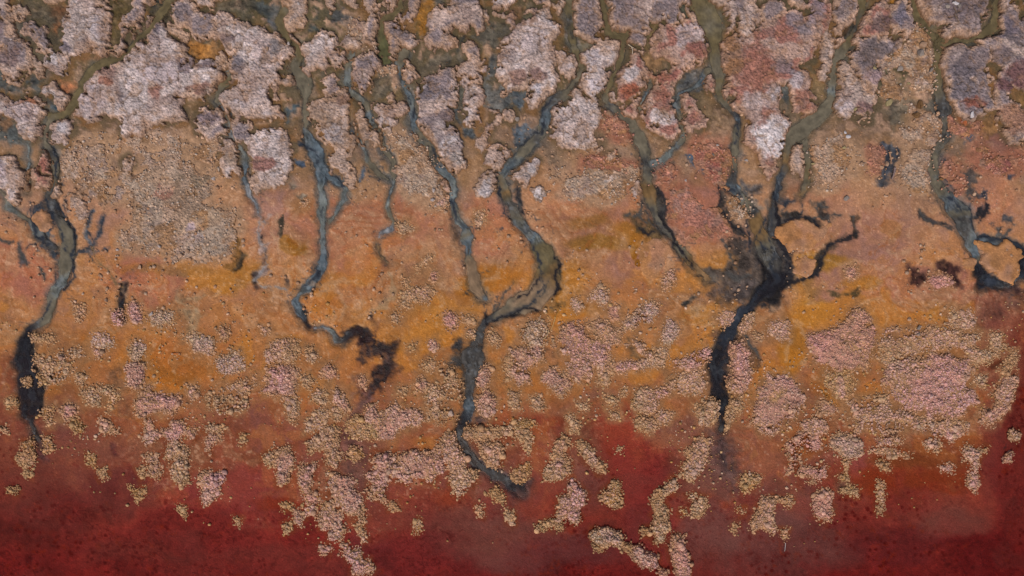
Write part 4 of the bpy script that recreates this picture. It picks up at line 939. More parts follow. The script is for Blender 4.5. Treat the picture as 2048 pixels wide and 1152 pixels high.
D3|b|5.8|6|-60,560 -20,520 90,520 50,560 40,640 30,740 70,790 30,820 -40,750 -120,790 -130,720 -90,620
D3|y|5.8|5|100,540 170,510 190,550 180,600 120,570
D3|y|5.8|3|110,780 150,780 140,860 120,840
D3|b|5.8|5|1950,0 2010,10 2000,70 1960,60
D3|P|5.8|4|1900,210 1950,170 1940,230 1910,230
D3|y|5.8|4|870,250 960,240 970,310 900,290
D3|b|5.8|4|1640,240 1670,250 1670,310 1640,300
D3|y|5.8|2|830,150 1000,110 1150,170 1140,210 980,210
D2|b|5.8|8|370,50 400,30 450,70 460,120 440,170 470,240 460,320 390,375 270,370 240,320 300,230 340,130
D2|b|5.8|7|530,80 600,90 640,140 690,210 740,260 740,310 700,340 650,290 600,250 560,180
D2|P|5.6|7|440,440 480,375 520,410 530,450 590,490 590,540 560,580 520,600 520,660 540,720 500,730 440,660 400,700 350,720 360,640 350,540 380,510 450,500
D2|y|6.0|5|200,750 280,700 340,700 330,750 250,780 200,790
D2|y|6.0|4|350,740 400,730 400,780 360,790
D2|y|6.2|6|710,500 760,460 820,390 860,410 850,480 860,590 800,590 700,550
D2|b|6.2|7|1170,460 1230,420 1290,370 1330,420 1310,480 1240,510 1210,560 1250,620 1240,720 1220,880 1150,890 1130,800 1140,680 1120,560
D2|b|6.0|7|1380,150 1440,120 1480,60 1520,30 1590,50 1580,130 1560,230 1490,290 1470,350 1410,390 1360,340 1360,260 1400,220
D2|G|6.2|8|640,800 680,780 760,790 860,810 885,850 860,910 800,890 740,910 690,890 640,840
D2|P|6.6|7|970,930 1030,920 1070,970 1160,1010 1170,1090 1110,1080 1050,1080 980,990
D2|y|6.2|4|880,900 960,920 960,960 900,950
D2|r|6.2|7|1280,830 1350,830 1370,940 1410,1000 1420,1180 1330,1180 1280,1040 1270,920
D2|b|6.0|6|1450,570 1540,520 1555,600 1520,660 1440,680
D2|b|6.0|5|1410,490 1470,490 1460,540 1420,540
D2|y|6.0|6|1820,380 1870,340 1990,350 1980,400 1900,440 1850,490 1820,440
D2|y|6.0|5|0,330 60,270 140,240 140,330 90,390 20,430 0,400
D2|b|5.8|6|0,-20 140,-20 160,80 140,180 110,130 90,60 20,40
D2|y|6.0|4|1040,780 1110,780 1110,810 1050,830
D2|y|6.0|4|650,900 730,930 720,960 660,930
D2|y|6.0|4|1770,750 1800,730 1790,810 1760,790
D2|y|6.0|3|1800,610 1860,620 1840,650
D2|y|6.0|3|1350,630 1390,630 1380,660
D2|r|6.0|4|1190,1110 1240,1130 1230,1170 1200,1160
D2|b|6.0|3|830,130 880,130 870,160 840,160
B1|b|5.0|3|1760,560 1820,550 1830,620 1780,660 1750,620
B1|G|5.2|3|1140,650 1220,640 1260,680 1180,720
B1|b|5.0|3|1380,890 1410,900 1360,960 1290,1030 1280,990
B1|r|5.2|4|1400,1030 1450,1030 1440,1100 1400,1100
B1|b|5.2|3|1190,1080 1230,1090 1230,1152 1180,1140
B1|w|5.4|5|1440,470 1530,420 1540,480 1500,510 1440,500
B1|b|5.0|3|370,460 420,460 410,500 380,500
B3|r|4.8|3|600,980 680,980 700,1050 640,1090 610,1060
B3|r|4.8|3|1270,1080 1330,1040 1450,1060 1460,1120 1320,1152
B2|b|4.8|3|1200,1080 1270,1010 1300,1090 1270,1152 1210,1152
"""
crusts = []
for ln in CR.strip().splitlines():
    t, k, s, h = ln.split('|')
    crusts.append((k, tp(t, s), float(h)))


clusters = []
for ln in NC.strip().splitlines():
    t, k, sp, h, pts = ln.split('|')
    clusters.append((k, float(sp), float(h), tp(t, pts)))

# ------------------------------------------------------------------ ground colour
BY = [-12000, 0, 180, 260, 330, 430, 560, 700, 800, 880, 960, 1060, 1152, 14000]
BC = np.array([(92,80,58),(84,74,52),(100,84,60),(130,100,74),(146,112,84),(166,118,88),(166,112,72),(160,102,56),(144,86,52),(132,74,50),(128,64,46),(118,46,37),(106,30,26),(70,10,12)], np.float32)

def box(gx, gy, x0, y0, x1, y1):
    i0, i1 = np.searchsorted(gx, x0), np.searchsorted(gx, x1)
    j0, j1 = np.searchsorted(gy, y0), np.searchsorted(gy, y1)
    return slice(j0, j1), slice(i0, i1)

def axis(a, b, step, ext):
    n = int(round((b - a) / step))
    core = np.linspace(a, b, n + 1)
    out = []; x = b; s = step
    for k in range(60):
        s *= 1.06; x += s; out.append(x)
        if x > b + ext: break
    out += [x + 60, x + 200, x + 600, x + 2000, x + 9000]
    up = np.array(out); dn = a - (up - b)
    return np.concatenate([dn[::-1], core, up])

gx = axis(-16, 2064, 2.35, 420); gy = axis(-16, 1168, 2.35, 320)
X, Y = np.meshgrid(gx, gy); X = X.astype(np.float32); Y = Y.astype(np.float32)
W1 = fbm(X, Y, 70, 4, 1); W2 = fbm(X, Y, 70, 4, 4)      # warps
NF = fbm(X, Y, 22, 4, 3, 0.6)
yy = Y + 22 * W1 + 26 * fbm(X, Y, 240, 2, 5)
RGB = np.stack([np.interp(yy, BY, BC[:, k]) for k in range(3)], -1).astype(np.float32)
def paint(sl, f, c):
    f = f[..., None]
    RGB[sl] = RGB[sl] * (1 - f) + np.array(c, np.float32) * f
for (x, y, rx, ry, c, s) in ZONES:
    sl = box(gx, gy, x - rx * 1.8 - 40, y - ry * 1.8 - 40, x + rx * 1.8 + 40, y + ry * 1.8 + 40)
    wa = min(30, rx * .35, ry * .6); wb = min(8, wa * .5)
    dx = (X[sl] + wa * W1[sl] + wb * NF[sl] - x) / rx; dy = (Y[sl] + wa * W2[sl] - wb * NF[sl] - y) / ry
    d = np.sqrt(dx * dx + dy * dy)
    lo, hi = (0.85, 1.1) if s >= 1 else (0.6, 1.25)
    paint(sl, (1 - sst(lo, hi, d)) * min(s, 1), c)
# natural mottling: pinker, yellower, greyer patches, with swirly borders
u = fbm(X + 40 * W1, Y + 40 * W2, 55, 4, 6)
v = fbm(X - 50 * W2, Y + 50 * W1, 38, 4, 7)
dry = 1 - sst(-90, 110, Y - shore(X) + 30 * W2)
RGB *= (1 + 0.13 * u)[..., None]
RGB += (v * dry)[..., None] * np.array([3, -3, -13], np.float32)
f = sst(0.25, 0.6, v) * dry * 0.35
RGB = RGB * (1 - f[..., None]) + np.array((146, 116, 92), np.float32) * f[..., None]
f = sst(0.3, 0.6, u - 0.4 * v) * dry * 0.35 * sst(380, 500, Y)
RGB = RGB * (1 - f[..., None]) + np.array((158, 98, 36), np.float32) * f[..., None]
# crisp contour bands where brine has dried in steps
sw = fbm(X + 46 * fbm(X, Y, 120, 2, 3), Y + 46 * fbm(X, Y, 120, 2, 6), 95, 3, 2, .45)
band = (sw * 2.4 + .5 * u + .2 * NF) % 1.0
zone = dry * sst(370, 440, Y) * (1 - sst(640, 720, Y))
f = (sst(.0, .75, band) * (1 - sst(.9, 1.0, band)) * .42) * zone * sst(-.5, .2, v)
RGB = RGB * (1 - f[..., None]) + np.array((186, 142, 108), np.float32) * f[..., None]
f = (1 - sst(0.0, 0.12, band)) * .5 * zone * sst(-.4, .3, W2)
RGB = RGB * (1 - f[..., None]) + np.array((148, 84, 42), np.float32) * f[..., None]
f = sst(.15, .5, fbm(X + 30 * W1, Y + 30 * W2, 80, 4, 7)) * .5 * dry * sst(460, 580, Y) * (1 - sst(740, 840, Y))
RGB = RGB * (1 - f[..., None]) + np.array((182, 114, 36), np.float32) * f[..., None]
# rusty and dark flecks
fl = fbm(X, Y, 9, 3, 2, 0.7)
f = sst(0.5, 0.85, fl) * 0.10
RGB = RGB * (1 - f[..., None]) + np.array((92, 66, 44), np.float32) * f[..., None] * 1.0
f = sst(0.3, 0.9, -fl) * dry * 0.06
RGB = RGB * (1 - f[..., None]) + np.array((184, 146, 118), np.float32) * f[..., None]
ff2 = fbm(X, Y, 5.5, 2, 0, .8)
RGB *= (1 + 0.05 * ff2 * dry)[..., None]
f = sst(.8, .95, ff2 + .35 * v) * dry * .4
RGB = RGB * (1 - f[..., None]) + np.array((198, 160, 132), np.float32) * f[..., None]
# bacterial mat under the lake: dark red threads and orange specks
lake = 1 - dry
rid = 1 - np.abs(fbm(X + 12 * NF, Y + 12 * W2, 20, 4, 5, 0.62))
f = sst(0.84, 0.99, rid) * lake * 0.55 * sst(-0.25, 0.35, W2 + 0.3 * NF)
RGB = RGB * (1 - f[..., None]) + np.array((70, 16, 12), np.float32) * f[..., None]
f = sst(0.30, 0.7, fbm(X, Y, 14, 4, 6, .7)) * lake * 0.5 * sst(-0.15, 0.4, W1)
RGB = RGB * (1 - f[..., None]) + np.array((116, 34, 10), np.float32) * f[..., None]
f = sst(0.15, 0.6, fbm(X + 20 * W2, Y - 20 * W1, 46, 5, 1, .62)) * lake * 0.40
RGB = RGB * (1 - f[..., None]) + np.array((118, 42, 38), np.float32) * f[..., None]
RGB *= (1 + (0.10 * fl + .05 * NF) * lake)[..., None]
l1, l2, lc = worley(X + 3 * NF, Y, 15.0, 4)
f = (1 - sst(.16, .30, l1 + .3 * (lc < .45))) * lake * sst(.05, .35, W1 + .5 * NF) * .7
RGB = RGB * (1 - f[..., None]) + np.array((70, 6, 2), np.float32) * f[..., None]
cr1, cr2, _ = worley(X + 8 * NF, Y + 14 * W2, 34.0, 2)
f = (1 - sst(0, .045, cr2 - cr1)) * sst(0, .4, W2 + .4 * NF) * lake * .45
RGB = RGB * (1 - f[..., None]) + np.array((48, 4, 6), np.float32) * f[..., None]
RGB[..., 1:] -= (7 * lake)[..., None]
# milky, silt-laden parts of the lake, drawn out in streaks
for (x, y, rx, ry, c, s) in [(140, 900, 170, 60, (112, 58, 46), .75), (60, 960, 90, 50, (96, 44, 36), .6), (230, 990, 90, 40, (96, 42, 36), .5), (1010, 1075, 170, 60, (112, 66, 56), .8), (830, 1040, 90, 30, (112, 50, 40), .6),
        (1150, 1110, 170, 36, (104, 50, 46), .7), (1450, 1075, 150, 60, (110, 66, 58), .85), (1420, 950, 60, 90, (108, 66, 56), .8), (1600, 1010, 130, 30, (112, 64, 54), .75), (1640, 1090, 120, 36, (104, 56, 50), .7),
        (1905, 1042, 80, 40, (106, 60, 50), .7), (1180, 940, 50, 60, (116, 70, 60), .7), (720, 930, 50, 80, (112, 64, 54), .7), (1560, 1040, 60, 30, (104, 64, 58), .6), (1720, 930, 26, 50, (136, 66, 58), .7), (1980, 900, 30, 110, (112, 46, 40), .7),
        (1400, 880, 110, 36, (126, 76, 58), .7), (990, 960, 60, 50, (112, 70, 62), .7), (2000, 700, 60, 90, (122, 60, 44), .7)]:
    sl = box(gx, gy, x - rx * 2, y - ry * 2, x + rx * 2, y + ry * 2)
    dx = (X[sl] + .30 * rx * W1[sl] - x) / rx; dy = (Y[sl] + .5 * ry * W2[sl] + .12 * ry * NF[sl] - y) / ry
    m_ = (1 - sst(.15, 1.35, np.sqrt(dx * dx + dy * dy) + .12 * NF[sl])) * s * (.72 + .28 * sst(-.4, .4, fbm(X[sl], Y[sl] * 3.2 + 20 * W1[sl], 60, 3, 3)))
    paint(sl, m_, c)
for (x, y, rx, ry, c, s) in [(1750, 970, 60, 30, (122, 44, 14), .8), (1870, 955, 90, 26, (116, 44, 16), .85), (1830, 925, 110, 16, (112, 54, 22), .8), (1230, 870, 50, 40, (140, 56, 36), .7), (1255, 960, 50, 70, (128, 48, 40), .7), (560, 1010, 70, 18, (122, 36, 12), .7), (900, 990, 40, 30, (134, 52, 26), .7), (480, 980, 70, 50, (132, 56, 46), .6), (1290, 1060, 60, 60, (116, 40, 38), .6)]:
    sl = box(gx, gy, x - rx * 2, y - ry * 2, x + rx * 2, y + ry * 2)
    dx = (X[sl] + .3 * rx * W2[sl] - x) / rx; dy = (Y[sl] + .4 * ry * W1[sl] - y) / ry
    paint(sl, (1 - sst(.3, 1.2, np.sqrt(dx * dx + dy * dy) + .35 * NF[sl])) * s, c)
f = sst(0.0, 0.8, fbm(X + 30 * W1, Y * 3 + 30 * W2, 150, 4, 2)) * lake * 0.30
RGB = RGB * (1 - f[..., None]) + np.array((96, 50, 42), np.float32) * f[..., None]
WET = (0.15 + 0.25 * sst(0, 0.6, u)) * dry

Z = g0(X, Y)
Z += 0.006 * NF + 0.003 * fl
# low granular relief of the dry shore
w1, w2, cid = worley(X, Y, 7.5, 1)
gr = sst(-0.1, 0.5, v + 0.5 * W1) * dry
Z += (0.010 * gr * np.clip(1 - 1.5 * w1, 0, 1)).astype(np.float32)
# beyond the frame the crust goes on as a rough raised field
outside = np.clip(np.maximum.reduce([-X - 16, X - 2064, -Y - 16]) / 40, 0, 1) * (1 - sst(150, 420, Y))
cr = sst(-0.05, 0.1, fbm(X, Y, 60, 4, 1, .6) + 0.15)
Z += (outside * cr * 0.06).astype(np.float32)
f = outside * cr
RGB = RGB * (1 - f[..., None]) + (np.array((152, 126, 116), np.float32) * (1 + .15 * NF[..., None])) * f[..., None]

def halo(P, soft, c, st, dz):
    P = np.array(P); m = soft + 14
    sl = box(gx, gy, P[:, 0].min() - m, P[:, 1].min() - m, P[:, 0].max() + m, P[:, 1].max() + m)
    x, y = X[sl], Y[sl]
    d = poly_sdf(P, x, y) + 8 * NF[sl]
    f = sst(-soft, 3, d) * st * (1 + .4 * fl[sl]); f = np.clip(f, 0, 1)
    k = 1 + 0.16 * fbm(x, y, 8, 3, 5, .7)
    RGB[sl] = RGB[sl] * (1 - f[..., None]) + np.array(c, np.float32) * (f * k)[..., None]
    Z[sl] += dz * f
for (k_, sp_, h_, P_) in clusters:
    yc = np.mean([p[1] for p in P_])
    halo(P_, 20 if yc < 850 else 13, (140, 100, 66) if yc < 850 else (112, 56, 26), .72 if yc < 850 else .6, 0)
for (k_, P_, h_) in crusts:
    if k_ in 'gR': halo(P_, 20, (160, 126, 98) if k_ == 'g' else (150, 96, 74), .8, 0.004)
# low knobbly crust between the raised plates of the upper shore
lowm = (1 - sst(230, 330, Y)) * sst(.02, .14, fbm(X, Y, 30, 4, 2, .66) + .35 * (0.5 - w1) + .1 * NF) * sst(-9000, -500, Y)
wk1, wk2, wkc = worley(X, Y, 9.0, 6)
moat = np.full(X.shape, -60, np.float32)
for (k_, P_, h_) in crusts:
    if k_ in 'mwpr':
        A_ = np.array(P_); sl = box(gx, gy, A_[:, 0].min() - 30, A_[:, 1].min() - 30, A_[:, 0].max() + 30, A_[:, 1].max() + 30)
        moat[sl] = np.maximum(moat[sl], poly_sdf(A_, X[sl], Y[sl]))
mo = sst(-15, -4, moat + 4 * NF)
lowm = lowm * (1 - mo)
Z += (lowm * (0.012 + 0.016 * np.clip(1 - 1.3 * wk1, 0, 1))).astype(np.float32)
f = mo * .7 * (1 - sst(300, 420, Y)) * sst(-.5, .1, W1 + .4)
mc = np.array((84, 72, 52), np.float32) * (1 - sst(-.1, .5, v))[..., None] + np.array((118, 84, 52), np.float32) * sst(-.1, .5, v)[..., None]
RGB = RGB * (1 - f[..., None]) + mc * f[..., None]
f = lowm * .85
cc = np.array((156, 124, 102), np.float32) * (1 + .30 * (wkc - .5) + .14 * fl + .1 * NF)[..., None]
RGB = RGB * (1 - f[..., None]) + cc * f[..., None]

for (t, s, c, soft, na, st) in STAINS:
    P = np.array(tp(t, s)); m = soft + na + 6
    sl = box(gx, gy, P[:, 0].min() - m, P[:, 1].min() - m, P[:, 0].max() + m, P[:, 1].max() + m)
    x, y = X[sl], Y[sl]
    d = poly_sdf(P, x + 0.35 * na * fl[sl], y) + na * 0.9 * fbm(x, y, 16, 4, 3, .62)
    sf = soft * (1 + 1.1 * np.clip(fbm(x, y, 40, 2, 6) + .3, 0, 1.5)); f = sst(-sf, sf, d + 2.5 * fbm(x, y, 6, 2, 1, .8)) * st * (1 - .35 * sst(.2, .6, fbm(x, y, 13, 3, 7, .65)))
    # mottled, not flat
    k = 1 + 0.30 * fbm(x, y, 11, 3, 5, .7)
    mb = (1 - sst(0, .10, np.abs(fbm(x + 6 * fbm(x, y, 14, 2, 1), y, 24, 3, 2, .55))))
    k = k * (1 - .38 * mb)
    cc = np.array(c, np.float32)[None, None] * k[..., None] + np.array((22, 18, 14), np.float32) * sst(.1, .6, fbm(x, y, 30, 3, 4))[..., None]
    RGB[sl] = RGB[sl] * (1 - f[..., None]) + cc * f[..., None]
    WET[sl] = np.maximum(WET[sl], 0.75 * f)
    Z[sl] -= 0.012 * f

# ------------------------------------------------------------------ streams: carve beds, lay water
SD = []
for i, (nm, P) in enumerate(ST):
    A = np.array([p[:3] for p in P]); m = 40
    x0, y0, x1, y1 = A[:, 0].min() - m, A[:, 1].min() - m, A[:, 0].max() + m, A[:, 1].max() + m
    sl = box(gx, gy, x0, y0, x1, y1); x, y = X[sl], Y[sl]
    d, pos = line_sdf(P, x + 4 * fbm(x, y, 26, 2, 2), y + 4 * fbm(x, y, 26, 2, 5))
    d = d - 0.6 + 2.6 * fbm(x, y, 10, 4, 6, .66) + 1.6 * fbm(x, y, 30, 2, 7)
    # banks: wet silt stain with blue-black threads
    bank = sst(-13, -1, d + 5 * fbm(x, y, 18, 3, 1))
    blue = sst(-.2, .4, fbm(x, y, 60, 2, 4))[..., None]
    bc = np.array((116, 98, 78), np.float32) * (1 - blue) + np.array((94, 98, 98), np.float32) * blue
    dark = (1 - sst(0.0, 2.0, np.abs(d + 1.5 + 4 * fbm(x, y, 14, 3, 3)))) * sst(.1, .5, fbm(x, y, 34, 3, 2))
    ff = (bank * np.where(y < 420, .6, .38))[..., None]
    RGB[sl] = RGB[sl] * (1 - ff) + bc * ff
    ff = (dark * 0.75)[..., None]
    RGB[sl] = RGB[sl] * (1 - ff) + np.array((38, 42, 50), np.float32) * ff
    if any(p[3] in 'kdpB' for p in P) and A[:, 1].max() > 300:
        vm = sst(-46, -8, d + 16 * fbm(x, y, 50, 2, 3)) * sst(270, 330, y) * (1 - sst(600, 700, y))
        vein = (1 - sst(0.0, 0.07, np.abs(fbm(x + 6 * fbm(x, y, 12, 2, 1), y, 26, 3, 6, .55)))) * vm * sst(-.1, .3, fbm(x, y, 34, 2, 5))
        ff = (vein * 0.8)[..., None]
        RGB[sl] = RGB[sl] * (1 - ff) + np.array((56, 58, 64), np.float32) * ff
        Z[sl] -= 0.008 * vein
    Z[sl] = Z[sl] - 0.05 * sst(-13, 1, d) * (1 if max(p[2] for p in P) > 15 else .8)
    WET[sl] = np.maximum(WET[sl], bank * 0.8)

veins(RGB, X, Y)
RGB = np.clip(RGB, 2, 235)
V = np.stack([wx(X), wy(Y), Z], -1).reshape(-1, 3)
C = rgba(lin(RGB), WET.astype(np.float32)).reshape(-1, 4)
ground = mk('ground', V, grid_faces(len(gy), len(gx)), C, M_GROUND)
tag(ground, kind='structure')

for i, (nm, P) in enumerate(ST):
    A = np.array([p[:3] for p in P]); m = 30
    xs = np.arange(A[:, 0].min() - m, A[:, 0].max() + m, 2.2); ys = np.arange(A[:, 1].min() - m, A[:, 1].max() + m, 2.2)
    x, y = np.meshgrid(xs.astype(np.float32), ys.astype(np.float32))
    d, pos = line_sdf(P, x + 4 * fbm(x, y, 26, 2, 2), y + 4 * fbm(x, y, 26, 2, 5))
    d = d - 0.6 + 2.6 * fbm(x, y, 10, 4, 6, .66) + 1.6 * fbm(x, y, 30, 2, 7)
    cols = np.array([WC[p[3]] for p in P], np.float32)
    pn = np.clip(pos + 0.8 * fbm(x, y, 30, 3, 4), 0, len(P) - 1)
    rgb = np.stack([np.interp(pn, np.arange(len(P)), cols[:, k]) for k in range(3)], -1)
    # threads of silt drawn out along the flow
    fx = d + 5 * fbm(x, y, 34, 3, 1); th = 0.6 * vn(fx * 2.4, pos * 9, 6, 5) + .4 * vn(fx * 5, pos * 18, 6, 2)
    calm = sst(8, 22, np.abs(rgb[..., 0] - rgb[..., 2]))[..., 0] if False else sst(8, 24, rgb[..., 0] - rgb[..., 2])
    rgb = rgb * (1 + (0.8 - .55 * calm) * (th - 0.5) + 0.16 * fbm(x, y, 10, 3, 2, .7))[..., None]
    dk = sst(.66, .8, vn(fx * 1.6, pos * 5, 6, 7)) * (.55 - .45 * calm) * sst(0, 4, d)
    rgb = rgb * (1 - dk[..., None]) + np.array((48, 52, 58), np.float32) * dk[..., None]
    e = (1 - sst(0, 2.0, d)) * sst(.1, .6, fbm(x, y, 30, 3, 3)) * 0.5
    rgb = rgb * (1 - e[..., None]) + np.array((46, 48, 52), np.float32) * e[..., None]
    e = sst(.25, .5, fbm(x, y, 7, 3, 7, .7)) * 0.5 * (1 - calm)
    rgb = rgb * (1 - e[..., None]) + np.array((120, 124, 128), np.float32) * e[..., None] * np.clip(rgb.mean(-1, keepdims=True) / 80, .3, 1)
    veins(rgb, x, y)
    z = g0(x, y) - 0.020
    lum = rgb.mean(-1); wd = 4 + 7 * sst(60, 36, lum) if False else 4 + 7 * (1 - sst(36, 62, lum))
    al = 0.08 + 0.87 * sst(-2.5, 1, d / (wd / 4))
    al = al * (1 - .35 * sst(.25, .6, fbm(x, y, 16, 3, 2, .65)) * (lum < 70))
    V = np.stack([wx(x), wy(y), z], -1).reshape(-1, 3); C = rgba(lin(np.clip(rgb, 6, 230)), al.astype(np.float32)).reshape(-1, 4)
    F = grid_faces(len(ys), len(xs), d > -8)
    V, F, C = compact(V, F, C)
    o = mk('stream', V, F, C, M_WATER)
    tag(o, kind='structure')

# lake water: a level sheet over the sunken mat
lx = axis(-16, 2064, 6, 420); ly = np.concatenate([np.arange(560, 1180, 6), 1180 + np.cumsum(8 * 1.12 ** np.arange(28)), [2400, 4000, 12000]])
x, y = np.meshgrid(lx.astype(np.float32), ly.astype(np.float32))
dd = y - shore(x) + 18 * fbm(x, y, 90, 3, 3)
al = 0.03 + 0.16 * sst(0, 420, dd)
V = np.stack([wx(x), wy(y), np.full_like(x, 0.004)], -1).reshape(-1, 3)
C = rgba(np.broadcast_to(lin((80, 16, 14)), x.shape + (3,)), al.astype(np.float32)).reshape(-1, 4)
F = grid_faces(len(ly), len(lx), g0(x, y) < 0.03)
V, F, C = compact(V, F, C)
o = mk('lake_water', V, F, C, M_LAKE)
tag(o, kind='structure')

def waters(x, y):
    x0, x1, y0, y1 = x.min(), x.max(), y.min(), y.max(); b = np.full(x.shape, -99, np.float32)
    for nm, P in ST:
        A = np.array([p[:3] for p in P])
        if A[:, 0].max() < x0 - 20 or A[:, 0].min() > x1 + 20 or A[:, 1].max() < y0 - 20 or A[:, 1].min() > y1 + 20: continue
        d, _ = line_sdf(P, x + 4 * fbm(x, y, 26, 2, 2), y + 4 * fbm(x, y, 26, 2, 5))
        b = np.maximum(b, d)
    return b

# ------------------------------------------------------------------ labels
LAND = [(n, P) for n, P in ST]
def P2(*a): return [(x, y, 1) for x, y in a]
LAND += [('the black forked silt', P2((735,690), (780,730), (765,770))), ('the round ochre pool', P2((1778,460), (1779,461))),
         ('the black delta pool', P2((1545,520), (1500,560))), ('the open red water', P2((300,1000), (560,1090))),
         ('the red tongue of water', P2((1250,860), (1270,980))), ('the bottom edge of the lake', P2((700,1140), (1900,1140))),
         ('the orange flat', P2((280,735), (400,735))), ('the maroon mud spots', P2((1830,545), (1900,540))),
         ('the right-hand red shore', P2((2030,650), (2030,900))), ('the small round brown pool', P2((580,500), (582,500)))]
ORD = ['first', 'second', 'third', 'fourth', 'fifth', 'sixth', 'seventh', 'eighth', 'ninth', 'tenth', 'eleventh', 'twelfth', 'thirteenth', 'fourteenth', 'fifteenth', 'sixteenth', 'seventeenth', 'eighteenth', 'nineteenth', 'twentieth']
THINGS = []
def describe(o, base, noun, cat, group, P):
    P = np.array(P); cx, cy = P[:, 0].mean(), P[:, 1].mean()
    w, h = np.ptp(P[:, 0]), np.ptp(P[:, 1])
    best = None
    for n, L in LAND:
        A = [(a, b, 1.0) for a, b, *_ in L]
        d, pos = line_sdf(A, np.array([[cx]]), np.array([[cy]]))
        i = int(min(pos[0, 0], len(A) - 2)); t = pos[0, 0] - i
        nx = A[i][0] + (A[i + 1][0] - A[i][0]) * t; ny = A[i][1] + (A[i + 1][1] - A[i][1]) * t
        if best is None or -d[0, 0] < best[0]:
            best = (-d[0, 0], n, cx - nx, cy - ny)
    _, n, dx, dy = best
    if abs(dx) >= abs(dy): rel = 'right of' if dx > 0 else 'left of'
    else: rel = 'below' if dy > 0 else 'above'
    s = (w * h) ** .5
    size = 'tiny' if s < 14 else 'small' if s < 32 else 'mid-sized' if s < 65 else 'large' if s < 120 else 'very large'
    shp = 'tall' if h > 1.8 * w else 'wide' if w > 1.8 * h else 'compact'
    THINGS.append((o, f'{size} {shp} {base} {noun} {rel} {n}', cy, cx))
    tag(o, cat=cat, group=group)
def finish_labels():
    d = {}
    for i, t in enumerate(THINGS):
        if len(t[1].split()) > 13: THINGS[i] = (t[0], t[1].replace(' popcorn', '').replace('compact ', ''), t[2], t[3])
    for o, l, cy, cx in THINGS: d.setdefault(l, []).append((cy, cx, o))
    for l, L in d.items():
        if len(L) == 1: L[0][2]['label'] = l; continue
        L.sort(key=lambda q: q[:2])
        for k, (cy, cx, o) in enumerate(L):
            if len(L) == 2: e = ('upper of two', 'lower of two')[k]
            elif k == 0: e = 'topmost'
            elif k == len(L) - 1: e = 'lowest'
            else: e = ORD[k] + ' from top'
            o['label'] = f'{l}, {e}'

# ------------------------------------------------------------------ salt crust plates: tile, kind, polygon, thickness
# kinds: m mauve-centred, w white, p pink-beige, r red-centred, g low granular, R low granular red, s smooth slab

PAL = {  # rim, middle, top patch
 'm': ((172, 140, 120), (180, 156, 146), (126, 112, 114)),
 'w': ((174, 144, 126), (184, 162, 154), (194, 178, 175)),
 'p': ((170, 138, 116), (176, 150, 136), (164, 144, 136)),
 'r': ((172, 136, 116), (170, 140, 128), (148, 98, 86)),
 'g': ((158, 124, 98), (166, 138, 116), (166, 146, 130)),
 'R': ((160, 112, 88), (164, 118, 98), (154, 102, 86)),
 's': ((166, 120, 86), (162, 116, 88), (160, 122, 98)),
}
